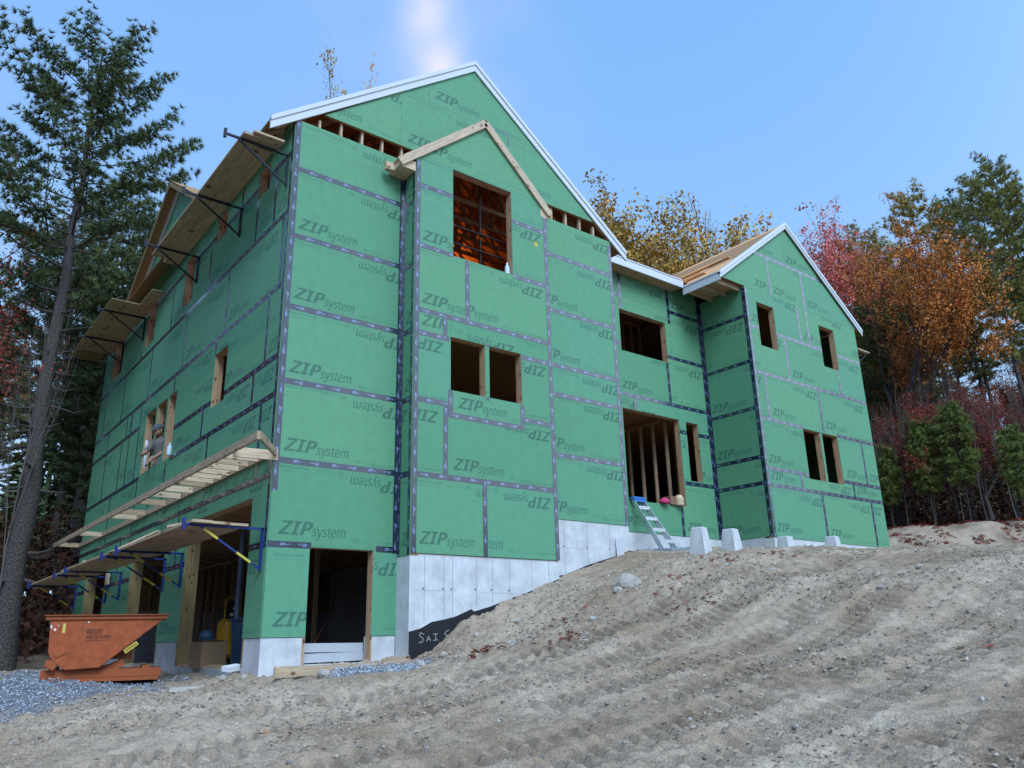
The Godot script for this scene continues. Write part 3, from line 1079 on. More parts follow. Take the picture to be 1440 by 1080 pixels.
	var mrows := [[0.87, 2.17, [7.35, 8.3, 10.7, 12.1]], [2.17, 3.445, [7.35, 8.83, 11.05, 12.1]], [3.445, 4.11, [7.35, 9.34, 12.1]], [4.11, 5.38, [7.35, 8.78, 10.62, 12.1]], [5.38, 6.65, [7.35, 9.04, 10.82, 12.1]], [6.65, 7.31, [7.35, 9.04, 10.82, 12.1]], [7.31, 7.46, [7.35, 12.1]]]
	var wm := build_wall(fm, poly([7.35, 0.87, 12.1, 0.87, 12.1, 7.44, 7.35, 7.44]), mrows, hm)
	for t in [[2.17, 10.9, 12.1], [2.17, 7.35, 8.87], [3.445, 7.35, 12.1], [4.11, 7.35, 12.1], [5.385, 7.35, 8.98], [5.38, 10.66, 12.1], [6.66, 7.35, 9.06], [6.655, 10.8, 12.1], [7.31, 9.0, 10.86]]:
		tape_h(wm, fm, t[0], t[1], t[2], hm)
	for t in [[10.695, 0.87, 1.585], [9.34, 3.77, 4.09], [10.62, 4.12, 5.21], [9.045, 6.32, 7.31], [10.83, 6.32, 7.31], [12.045, 0.87, 7.44]]:
		tape_v(wm, fm, t[0], t[1], t[2])
	# right wing, front
	var fw := Frame.new(Vector3(0, 0, 0.10), Vector3.RIGHT)
	var a1 := Rect2(12.54, 5.63, 0.75, 1.21)
	var a2 := Rect2(15.43, 5.63, 0.76, 1.22)
	var b1 := Rect2(13.925, 2.33, 0.77, 1.31)
	var b2 := Rect2(14.79, 2.33, 0.75, 1.31)
	var hw := [a1, a2, b1, b2]
	var wrows := [[0.77, 2.01, [12.1, 14.39, 16.78, 17.42]], [2.01, 2.42, [12.1, 13.55, 15.99, 17.42]], [2.42, 3.66, [12.1, 13.9, 15.6, 16.76, 17.42]], [3.66, 4.87, [12.1, 12.51, 14.90, 17.42]], [4.87, 6.10, [12.1, 13.63, 16.1, 17.42]], [6.10, 7.17, [12.1, 14.43, 17.42]], [7.17, 8.31, [10.0, 13.27, 14.86, 18.5]], [8.31, 9.7, [10.0, 14.1, 18.5]]]
	var ow := poly([12.1, 0.77, 17.42, 0.77, 17.42, 7.17, 17.5, 7.17, 14.33, 9.50, 11.16, 7.17, 12.1, 7.17])
	var ww := build_wall(fw, ow, wrows, hw)
	for t in [[2.01, 12.1, 17.42], [2.415, 12.1, 13.95], [2.42, 15.54, 17.42], [3.66, 12.1, 17.42], [4.87, 12.1, 17.42], [6.09, 12.1, 17.42], [8.31, 12.72, 15.95]]:
		tape_h(ww, fw, t[0], t[1], t[2], hw)
	for t in [[14.39, 0.77, 2.0], [16.78, 0.77, 2.0], [13.555, 2.01, 2.41], [15.99, 2.02, 2.42], [16.76, 2.43, 3.66], [12.51, 3.67, 4.86], [14.90, 3.67, 4.86], [13.63, 4.88, 6.08], [16.1, 4.88, 5.6], [13.27, 7.2, 8.3], [14.86, 6.15, 8.3], [14.43, 6.15, 7.17], [12.14, 0.77, 7.15]]:
		tape_v(ww, fw, t[0], t[1], t[2])
	# the wing's left cheek
	var fs := Frame.new(Vector3(12.10, 0, 0.0), Vector3.BACK)
	var sr := [-1.42, 0.10]
	var ws := build_wall(fs, poly([-1.42, 0.80, 0.10, 0.80, 0.10, 7.16, -1.42, 7.16]), [[0.80, 2.06, sr], [2.06, 2.70, sr], [2.70, 3.92, sr], [3.92, 5.14, sr], [5.14, 6.36, sr], [6.36, 7.16, sr]], [], false)
	for v in [2.06, 2.70, 3.92, 5.14, 6.36]:
		tape_h(ws, fs, v, -1.42, 0.1)
	tape_v(ws, fs, -1.36, 0.8, 7.15)
	tape_v(ws, fs, 0.055, 0.8, 7.12)

func make_side_walls() -> void:
	var f := Frame.new(Vector3.ZERO, Vector3.BACK)
	var g1 := Rect2(-3.70, -1.66, 3.04, 2.40)
	var g2 := Rect2(-7.42, -1.66, 2.42, 2.16)
	var g3 := Rect2(-11.75, -1.66, 2.1, 2.16)
	var c1 := Rect2(-1.55, 6.22, 0.55, 0.55)
	var c2 := Rect2(-3.72, 6.30, 0.56, 0.55)
	var c3 := Rect2(-5.68, 5.56, 0.64, 1.12)
	var c4 := Rect2(-8.64, 5.56, 0.76, 1.22)
	var c5 := Rect2(-11.95, 5.60, 1.05, 1.1)
	var d2 := Rect2(-3.10, 2.73, 0.68, 1.01)
	var e1 := Rect2(-7.63, 2.28, 0.80, 1.38)
	var e2 := Rect2(-6.74, 2.28, 0.72, 1.38)
	var e3 := Rect2(-5.93, 2.28, 0.58, 1.38)
	var holes := [g1, g2, g3, c1, c2, c3, c4, c5, d2, e1, e2, e3]
	var z := -12.93
	var ol := poly([z, -1.27, 0.0, -1.27, 0.0, 7.05, -3.6, 7.05, -6.95, 9.10, -10.3, 7.05, z, 7.05])
	var rows := [[-1.27, 0.99, [z, -9.7, -5.0, 0.0]], [0.99, 2.22, [z, -10.2, -7.76, -5.63, -3.08, -0.6, 0.0]], [2.22, 2.84, [z, -11.3, -9.0, -8.15, -5.33, -3.5, -1.03, 0.0]], [2.84, 3.46, [z, -9.7, -9.0, -8.15, -5.33, -2.75, -0.62, 0.0]], [3.46, 4.06, [z, -11.3, -9.4, -8.95, -8.1, -5.6, -3.1, -0.62, 0.0]], [4.06, 5.32, [z, -12.2, -10.2, -7.75, -5.2, -2.7, -0.22, 0.0]], [5.32, 6.43, [z, -8.9, -6.45, -3.95, -1.48, -0.66, 0.0]], [6.43, 7.05, [z, -8.0, -4.7, -2.33, 0.0]], [7.05, 9.2, [z, 0.0]]]
	var w := build_wall(f, ol, rows, holes)
	for t in [[0.99, z, 0.0], [2.21, -12.93, -7.66], [2.225, -5.33, 0.0], [2.84, -5.33, 0.0], [3.48, z, -8.12], [4.05, z, 0.0], [5.32, z, 0.0], [6.43, -8.0, 0.0], [0.02, -5.0, -3.70], [0.02, -9.65, -7.42], [0.02, -12.93, -11.75], [0.0, -0.66, 0.0]]:
		tape_h(w, f, t[0], t[1], t[2], holes)
	for t in [[-0.6, 2.86, 4.03], [-1.03, 2.24, 2.83], [-3.5, 2.24, 2.84], [-0.22, 4.07, 5.3], [-2.7, 4.07, 5.3], [-5.2, 4.07, 5.3], [-7.75, 4.07, 5.3], [-10.2, 4.07, 5.3], [-12.2, 4.07, 5.3], [-1.48, 5.34, 6.2], [-0.66, 5.34, 6.42], [-3.95, 5.34, 6.28], [-6.45, 5.34, 6.42], [-2.33, 6.45, 7.04], [-0.6, 1.0, 2.21], [-3.08, 1.0, 2.21], [-5.63, 1.0, 2.2], [-7.76, 1.0, 2.2], [-8.15, 2.22, 4.03], [-9.0, 2.22, 4.03], [-9.7, 2.22, 3.47], [-11.3, 2.22, 3.47], [-8.95, 3.5, 4.03], [-9.4, 3.5, 4.03], [-11.3, 3.5, 4.03], [-4.3, 0.04, 0.98], [-8.6, 0.04, 0.98], [-10.2, 1.0, 2.2], [-3.1, 3.76, 4.04], [-5.6, 3.66, 4.04], [-8.9, 5.34, 5.56]]:
		tape_v(w, f, t[0], t[1], t[2], 0.075)
	tape_v(w, f, -0.05, 0.0, 7.02, 0.085)
	# heavy posts at the far side of each garage opening, and headers
	for g in [g1, g2, g3]:
		board(w, "door_post", f, g.position.x - 0.04, g.position.x + 0.004, -1.66, g.end.y, -0.235, 0.004, M.wood_treated)
		board(w, "door_post", f, g.end.x - 0.004, g.end.x + 0.04, -1.66, g.end.y, -0.17, 0.004, M.wood_treated)
		board(w, "header", f, g.position.x, g.end.x, g.end.y - 0.004, g.end.y + 0.24, -0.17, -0.001, M.wood_jamb)
	# back walls of the house, the wing's right wall and an added partition
	block("wall", Vector3(0.14, -0.4, -12.93), Vector3(7.35, 7.05, -12.80), M.flake_dim, house)
	block("wall", Vector3(7.22, 4.36, -12.79), Vector3(7.34, 7.46, -0.16), M.flake_dim, house)  # added partition, out of view, stops lamp light reaching the middle rooms
	block("wall", Vector3(7.36, 0.87, -12.93), Vector3(17.42, 7.4, -12.80), M.flake_dim, house)
	block("wall", Vector3(17.28, 0.77, -12.79), Vector3(17.41, 7.16, -0.045), M.panel00, house)
	# framing of a pent roof above the garage openings
	var pf := obj("pent_roof_frame", box_mesh(Vector3(0.04, 0.10, 13.0)), M.wood_grey, house)
	pf.position = Vector3(-0.036, 1.30, -6.6)
	for q in [["rail", Vector3(-0.585, 1.30, 0.93), Vector3(-0.585, 1.30, -8.0), 0.04, 0.115], ["rail", Vector3(-0.585, 1.30, -8.003), Vector3(-0.585, 1.30, -13.4), 0.04, 0.115], ["hip_rail", Vector3(-0.55, 1.30, 0.90), Vector3(0.015, 1.30, 0.045), 0.04, 0.10], ["end_rung", Vector3(-0.565, 1.265, -0.05), Vector3(0.05, 1.265, 0.03), 0.04, 0.14]]:
		var a: Vector3 = q[1] - pf.position
		var e: Vector3 = q[2] - pf.position
		lumber(q[0], a, e, q[3], q[4], pf, M.wood_grey if q[0] != "end_rung" else M.wood2)
	for zz in [-0.45, -0.85, -1.25, -1.66, -2.05, -2.45, -2.85, -3.52, -4.22, -5.14, -6.55, -7.25, -10.45, -13.0]:
		var ju := rng.randf_range(-0.03, 0.03)
		lumber("rung", Vector3(-0.563, 1.30, zz + ju) - pf.position, Vector3(-0.06, 1.30, zz) - pf.position, 0.04, 0.105, pf)

func concrete_wall(f: Frame, outline: PackedVector2Array, thick := 0.25, m: Material = null) -> MeshInstance3D:
	var b := MB.new()
	add_sheet(b, [outline], f, -thick, 0.0, Vector2.ZERO, Vector2(1, 1), false, true)
	return obj("foundation_wall", b.mesh(), m if m else M.concrete, house)

func make_foundation() -> void:
	var f := Frame.new(Vector3.ZERO, Vector3.RIGHT)
	var fb := Frame.new(Vector3(0, 0, 0.39), Vector3.RIGHT)
	var fl := Frame.new(Vector3.ZERO, Vector3.BACK)
	concrete_wall(f, poly([0.0, -2.4, 0.62, -2.4, 0.62, -1.275, 0.0, -1.275]))
	concrete_wall(f, poly([1.70, -2.4, 2.09, -2.4, 2.09, -1.275, 1.70, -1.275]))
	var step := concrete_wall(f, poly([0.622, -2.4, 1.698, -2.4, 1.698, -1.64, 0.622, -1.64]), 0.30)
	step.name = "door_step"
	var bay := concrete_wall(fb, poly([2.10, -2.4, 5.12, -2.4, 5.12, -0.075, 2.10, -0.075]))
	var cheek := concrete_wall(Frame.new(Vector3(2.096, 0, 0), Vector3.BACK), poly([0.002, -2.4, 0.388, -2.4, 0.388, -0.105, 0.002, -0.105]))
	var mr := concrete_wall(f, poly([5.122, -2.0, 7.35, -2.0, 7.35, 0.725, 5.122, 0.725]))
	concrete_wall(Frame.new(Vector3(0, 0, -1.40), Vector3.RIGHT), poly([7.35, -1.0, 12.1, -1.0, 12.1, 0.865, 7.35, 0.865]))
	var wf := concrete_wall(Frame.new(Vector3(0, 0, 0.10), Vector3.RIGHT), poly([12.1, -1.0, 17.42, -1.0, 17.42, 0.765, 12.1, 0.765]))
	concrete_wall(Frame.new(Vector3(12.095, 0, 0), Vector3.BACK), poly([-1.64, -1.0, -0.152, -1.0, -0.152, 0.795, -1.64, 0.795]))
	block("foundation_wall", Vector3(17.17, -1.0, -12.9), Vector3(17.42, 0.765, -0.16), M.concrete, house)
	# form seams: fine raised lines where the shutters met
	for q in [[bay, fb, [2.36, 2.72, 2.88, 3.34, 3.66, 4.02, 4.5, 4.88], -1.6, -0.09, -0.62], [mr, f, [5.30, 5.62, 6.2, 6.8], -0.35, 0.71, 0.22]]:
		for u in q[2]:
			board(q[0], "form_seam", q[1], u, u + 0.007, (q[3] if q[0] != bay else lerpf(-1.17, -0.42, (u - 2.1) / 3.0)), q[4], -0.001, 0.005, M.concrete_grey)
		board(q[0], "form_seam", q[1], q[2][0] - 0.2, q[2][2] + 0.05, q[5], q[5] + 0.007, -0.001, 0.0042, M.concrete)
		board(q[0], "form_seam", q[1], q[2][3] + 0.1, q[2][3] + 0.9, q[5] - 0.02, q[5] - 0.013, -0.001, 0.0042, M.concrete)
		for u in q[2]:
			board(q[0], "tie_end", q[1], u - 0.03, u - 0.005, q[5] + 0.02, q[5] + 0.035, -0.001, 0.012, M.steel)
	# tar coating below grade with chalk marks
	var tb := MB.new()
	var edge := [Vector2(2.10, -1.22), Vector2(2.3, -1.19), Vector2(2.5, -1.09), Vector2(2.7, -1.05), Vector2(2.93, -1.0), Vector2(3.24, -0.905), Vector2(3.29, -0.935), Vector2(3.58, -0.86), Vector2(4.06, -0.72), Vector2(4.45, -0.60), Vector2(4.9, -0.45), Vector2(5.11, -0.39)]
	var pl := PackedVector2Array([Vector2(5.11, -1.9), Vector2(2.10, -1.9)])
	pl.reverse()
	var rev := edge.duplicate()
	rev.reverse()
	for q in rev:
		pl.append(q + Vector2(0, rng.randf_range(-0.012, 0.012)))
	add_sheet(tb, [pl], fb, -0.001, 0.005, Vector2.ZERO, Vector2.ONE)
	var tar := obj("tar_coating", tb.mesh(), M.tar, bay)
	# the marks read S A I and a started C
	for s in [[2.364, -1.265, 2.299, -1.24], [2.299, -1.24, 2.284, -1.283], [2.284, -1.283, 2.349, -1.321], [2.349, -1.321, 2.342, -1.37], [2.342, -1.37, 2.27, -1.383], [2.407, -1.37, 2.443, -1.29], [2.443, -1.29, 2.486, -1.364], [2.421, -1.339, 2.472, -1.333], [2.529, -1.265, 2.608, -1.259], [2.569, -1.265, 2.576, -1.352], [2.529, -1.355, 2.616, -1.345], [2.817, -1.203, 2.752, -1.234], [2.752, -1.234, 2.731, -1.271], [2.731, -1.271, 2.774, -1.283]]:
		var b := MB.new()
		b.bar(fb.p(s[0], s[1], 0.006), fb.p(s[2], s[3], 0.006), 0.003, 0.0075, Vector3(0.3, 0.8, 0.0))
		obj("chalk_stroke", b.mesh(), M.chalk, bay)
	# tar on the wall right of the bay, a thin dark line at grade
	var t2 := MB.new()
	add_sheet(t2, [poly([5.13, -0.9, 7.34, -0.9, 7.34, 0.25, 6.9, 0.11, 6.2, -0.07, 5.6, -0.27, 5.13, -0.33])], f, -0.001, 0.005, Vector2.ZERO, Vector2.ONE)
	obj("tar_coating", t2.mesh(), M.tar, mr)
	# left side: piers between the garage openings, low sills across them
	for q in [[-0.66, -0.252], [-5.0, -3.70], [-9.65, -7.42], [-12.93, -11.75]]:
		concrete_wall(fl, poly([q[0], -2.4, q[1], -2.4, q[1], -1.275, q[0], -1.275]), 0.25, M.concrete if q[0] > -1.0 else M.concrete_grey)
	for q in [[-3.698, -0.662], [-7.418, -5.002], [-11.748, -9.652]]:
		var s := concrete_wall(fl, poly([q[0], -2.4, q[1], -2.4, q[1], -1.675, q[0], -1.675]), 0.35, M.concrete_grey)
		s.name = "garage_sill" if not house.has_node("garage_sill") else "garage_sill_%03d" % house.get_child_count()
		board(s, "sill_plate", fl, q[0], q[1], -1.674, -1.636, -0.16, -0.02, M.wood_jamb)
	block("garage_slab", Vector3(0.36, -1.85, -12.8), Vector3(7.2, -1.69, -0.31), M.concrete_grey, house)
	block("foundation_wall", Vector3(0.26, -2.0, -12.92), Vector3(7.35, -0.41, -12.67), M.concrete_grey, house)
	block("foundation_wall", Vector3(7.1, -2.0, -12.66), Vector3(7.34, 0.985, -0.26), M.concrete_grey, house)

func roof_slab(called: String, a: Vector3, b_: Vector3, c: Vector3, d: Vector3, thick: float, m: Material, parent: Node) -> MeshInstance3D: # a,b along the eave, c,d along the ridge above them
	var nn := (b_ - a).cross(d - a).normalized()
	if nn.y < 0.0:
		nn = -nn
	var b := MB.new()
	var dn := nn * -thick
	var q := [a + dn, b_ + dn, c + dn, d + dn, a, b_, c, d]
	if (b_ - a).cross(d - a).y < 0.0:
		q = [b_ + dn, a + dn, d + dn, c + dn, b_, a, d, c]
	b.hexa(q, Vector2(rng.randf() * 3.0, rng.randf() * 3.0))
	return obj(called, b.mesh(), m, parent)

# lays a roof slope as sheets of flake board: e0,e1 the eave ends, r0,r1 the ridge ends
func roof_sheets(roof: Node, e0: Vector3, e1: Vector3, r0: Vector3, r1: Vector3, mats: Array) -> void:
	var rise := (r0 - e0).length()
	var rows := int(ceil(rise / 1.20))
	for k in rows:
		var s0 := float(k) * 1.20 / rise
		var s1 := minf(1.0, (k + 1) * 1.20 / rise - 0.004)
		var len_ := (e1 - e0).length()
		var x := -1.22 * (k % 2)
		while x < len_:
			var t0 := clampf(x / len_, 0.0, 1.0)
			var t1 := clampf((x + 2.43) / len_, 0.0, 1.0)
			x += 2.44
			if t1 - t0 < 0.003:
				continue
			var lift := Vector3(0, 0.014 + rng.randf_range(0.0, 0.003), 0)
			var p := [e0.lerp(e1, t0).lerp(r0.lerp(r1, t0), s0) + lift, e0.lerp(e1, t1).lerp(r0.lerp(r1, t1), s0) + lift, e0.lerp(e1, t1).lerp(r0.lerp(r1, t1), s1) + lift, e0.lerp(e1, t0).lerp(r0.lerp(r1, t0), s1) + lift]
			roof_slab("roof_sheet", p[0], p[1], p[2], p[3], 0.0125, mats[rng.randi() % mats.size()], roof)

func make_roofs() -> void:
	# main roof: ridge runs back from the front gable
	var zf := 0.03
	var zb := -13.2
	var eL := Vector3(-0.42, 6.90, 0)
	var rg := Vector3(3.68, 9.975, 0)
	var eR := Vector3(7.78, 6.90, 0)
	var F := Vector3(0, 0, zf)
	var B := Vector3(0, 0, zb)
	var main := roof_slab("roof", eL + F, eL + B, rg + B, rg + F, 0.016, M.flake_dim, house)
	main.name = "main_roof"
	roof_slab("roof_slope", eR + B, eR + F, rg + F, rg + B, 0.016, M.flake_dim, main)
	roof_sheets(main, eL + F, eL + B, rg + F, rg + B, [M.flake_dim])
	roof_sheets(main, eR + F, eR + B, rg + F, rg + B, [M.flake_dim])
	# rake boards with a drip edge, then bare lumber behind them
	for s in [-1.0, 1.0]:
		var ea := Vector3(3.68 + s * 4.13, 6.855, 0.048)
		var ap := Vector3(3.68, 9.965, 0.048)
		rake(main, ea, ap, 0.18, 0.034, 0.205, M.white_metal)
		lumber("rake_lumber", Vector3(3.68 + s * 3.95, 6.90, -0.03), Vector3(3.68 + s * 0.02, 9.845, -0.03), 0.045, 0.15, main, M.wood_jamb)
	# rafter tails along the left eave
	for k in 32:
		var z := -0.10 - 0.41 * k
		if z < -12.9 or (z < -3.4 and z > -10.3):
			continue
		var b := MB.new()
		var h := 0.13
		b.hexa([Vector3(-0.30, 6.80, z), Vector3(0.0, 7.0, z), Vector3(0.0, 7.0, z - 0.045), Vector3(-0.30, 6.80, z - 0.045), Vector3(-0.30, 6.80 + h, z), Vector3(0.0, 7.0 + h * 1.25, z), Vector3(0.0, 7.0 + h * 1.25, z - 0.045), Vector3(-0.30, 6.80 + h, z - 0.045)], Vector2(rng.randf(), rng.randf()))
		obj("rafter_tail", b.mesh(), M["wood%d" % (k % 3)], main)
	# white edge on the farther part of the left eave
	lumber("drip_edge", Vector3(-0.45, 6.86, -10.4), Vector3(-0.45, 6.86, -13.2), 0.02, 0.12, main, M.white_metal)
	# trusses
	for k in 21:
		var z := -0.55 - 0.61 * k
		var b := MB.new()
		var n0 := Vector3(0.05, 7.06, z)
		var n1 := Vector3(7.31, 7.06, z)
		var t := Vector3(3.68, 9.86, z)
		b.bar(n0, t, 0.038, 0.09)
		b.bar(n1, t, 0.038, 0.09)
		b.bar(n0, n1, 0.038, 0.09)
		for q in [[1.25, 1.9], [2.45, 1.9], [2.45, 3.6], [4.91, 3.76], [4.91, 5.46], [6.11, 5.46]]:
			b.bar(Vector3(q[0], 7.09, z), Vector3(q[1], 9.80 - 0.755 * absf(q[1] - 3.68), z), 0.038, 0.088)
		obj("roof_truss", b.mesh(), M.wood_jamb, house)
	# small roof of the bay
	var bl := Vector3(1.74, 6.74, 0)
	var br := Vector3(5.22, 6.84, 0)
	var bt := Vector3(3.63, 8.33, 0)
	var bf := Vector3(0, 0, 0.46)
	var bb := Vector3(0, 0, 0.004)
	var bay := roof_slab("bay_roof", bl + bb, bl + bf, bt + bf, bt + bb, 0.02, M.flake_dim, house)
	roof_slab("roof_slope", br + bf, br + bb, bt + bb, bt + bf, 0.02, M.flake_dim, bay)
	for q in [[bl, bt], [br, bt]]:
		var a: Vector3 = q[0] + Vector3(0, -0.075, 0.44)
		var e: Vector3 = q[1] + Vector3(0, -0.085, 0.44)
		lumber("rake_lumber", a, e, 0.045, 0.15, bay, M.wood0)
	for q in [[1.90, 2.10, 6.70], [5.13, 5.21, 6.76]]:
		block("eave_block", Vector3(q[0] - 0.14, q[2] - 0.09, 0.02), Vector3(q[1] - 0.02, q[2] + 0.09, 0.415), M.wood2, bay)
	lumber("eave_block", Vector3(1.60, 6.66, 0.18), Vector3(2.02, 6.68, 0.18), 0.09, 0.14, bay, M.wood2)
	# middle roof
	var m0 := Vector3(7.3, 7.45, -1.02)
	var m1 := Vector3(12.1, 7.45, -1.02)
	var up := Vector3(0, 3.35, -5.58)
	var mid := roof_slab("middle_roof", m0, m1, m1 + up, m0 + up, 0.016, M.flake_dim, house)
	roof_slab("roof_slope", m1 + Vector3(0, 0, -11.2), m0 + Vector3(0, 0, -11.2), m0 + up, m1 + up, 0.016, M.flake_dim, mid)
	roof_sheets(mid, m0, m1, m0 + up, m1 + up, [M.flake_dim, M.flake_pale])
	block("fascia_board", Vector3(7.40, 7.235, -1.02), Vector3(11.05, 7.43, -0.985), M.white_metal, mid)
	block("drip_edge", Vector3(7.40, 7.432, -1.04), Vector3(11.0, 7.462, -0.972), M.white_metal, mid)
	block("soffit_ledger", Vector3(7.36, 7.26, -1.38), Vector3(11.0, 7.30, -1.03), M.wood_jamb, mid)
	for k in 9:
		block("rafter_tail", Vector3(7.6 + 0.41 * k, 7.30, -1.385), Vector3(7.64 + 0.41 * k, 7.42, -1.03), M.wood1, mid)
	# wing roof: ridge runs back
	var wl := Vector3(11.06, 7.27, 0)
	var wr := Vector3(17.70, 7.20, 0)
	var wt := Vector3(14.33, 9.66, 0)
	var wf := Vector3(0, 0, 0.16)
	var wbk := Vector3(0, 0, -12.9)
	var wing := roof_slab("wing_roof", wl + wf, wl + wbk, wt + wbk, wt + wf, 0.016, M.flake_dim, house)
	roof_slab("roof_slope", wr + wbk, wr + wf, wt + wf, wt + wbk, 0.016, M.flake_dim, wing)
	roof_sheets(wing, wl + wf, wl + wbk, wt + wf, wt + wbk, [M.flake_pale, M.flake_dim])
	roof_sheets(wing, wr + wf, wr + wbk, wt + wf, wt + wbk, [M.flake_dim])
	# loose strips left on the lower edge of the wing roof
	for q in [[0.14, -0.6, -3.0], [0.22, -0.9, -3.3], [0.40, -0.4, -2.2]]:
		var p0: Vector3 = (wl + Vector3(0, 0.05, q[1])).lerp(wt + Vector3(0, 0.05, q[1]), q[0])
		var p1: Vector3 = (wl + Vector3(0, 0.05, q[2])).lerp(wt + Vector3(0, 0.05, q[2]), q[0])
		lumber("roof_batten", p0, p1, 0.09, 0.03, wing, M.flake_pale)
	rake(wing, wl + Vector3(-0.02, -0.03, 0.18), wt + Vector3(0, -0.005, 0.18), 0.17, 0.034, 0.15, M.white_metal)
	rake(wing, wr + Vector3(0.04, -0.04, 0.18), wt + Vector3(0, -0.005, 0.18), 0.17, 0.034, 0.15, M.white_metal)
	block("fascia_board", Vector3(11.04, 7.05, -1.02), Vector3(11.075, 7.245, 0.155), M.white_metal, wing)
	block("drip_edge", Vector3(11.02, 7.247, -1.03), Vector3(11.085, 7.275, 0.15), M.white_metal, wing)
	for k in 3:
		block("rafter_tail", Vector3(11.08, 7.06, -0.9 + 0.42 * k), Vector3(12.08, 7.17, -0.86 + 0.42 * k), M.wood1, wing)
	block("soffit_board", Vector3(11.08, 7.173, -1.0), Vector3(12.08, 7.185, 0.03), M.wood_jamb, wing)
	# wall dormer on the left side
	var dz := -6.95
	var dt := Vector3(-0.06, 9.28, dz)
	var dl := Vector3(-0.06, 7.10, dz - 3.35)
	var dr := Vector3(-0.06, 7.10, dz + 3.35)
	var back := Vector3(2.9, 0, 0)
	var out := Vector3(-0.22, 0, 0)
	var dorm := roof_slab("dormer_roof", dl + out, dl + back, dt + back, dt + out, 0.02, M.flake_dim, house)
	roof_slab("roof_slope", dr + back, dr + out, dt + out, dt + back, 0.02, M.flake_dim, dorm)
	for q in [dl, dr]:
		lumber("rake_trim", q + Vector3(0.015, -0.10, 0), dt + Vector3(0.015, -0.105, 0), 0.05, 0.14, dorm, M.white_metal)
		lumber("rake_lumber", q + out + Vector3(0.02, -0.07, 0), dt + out + Vector3(0.02, -0.07, 0), 0.04, 0.13, dorm, M.wood_treated)

func rake(parent: Node, ea: Vector3, ap: Vector3, width: float, thick: float, tall: float, m: Material) -> void:
	var b := MB.new()
	var dn := Vector3(0, -tall, 0)
	var zb := Vector3(0, 0, -thick)
	var p := [ea + dn, ap + dn, ap + dn + zb, ea + dn + zb, ea, ap, ap + zb, ea + zb]
	if ap.x < ea.x:
		p = [ap + dn, ea + dn, ea + dn + zb, ap + dn + zb, ap, ea, ea + zb, ap + zb]
	b.hexa(p)
	obj("rake_board", b.mesh(), m, parent)
	var d := MB.new()
	var o := Vector3(0, 0.001, 0.02)
	var h := Vector3(0, 0.035, 0)
	var zz := Vector3(0, 0, -thick - 0.05)
	var ds := Vector3(0, -0.055, 0)
	var q := [ea + o + ds, ap + o + ds, ap + o + ds + zz, ea + o + ds + zz, ea + o + h, ap + o + h, ap + o + h + zz, ea + o + h + zz]
	if ap.x < ea.x:
		q = [ap + o + ds, ea + o + ds, ea + o + ds + zz, ap + o + ds + zz, ap + o + h, ea + o + h, ea + o + h + zz, ap + o + h + zz]
	d.hexa(q)
	obj("drip_edge", d.mesh(), m, parent)

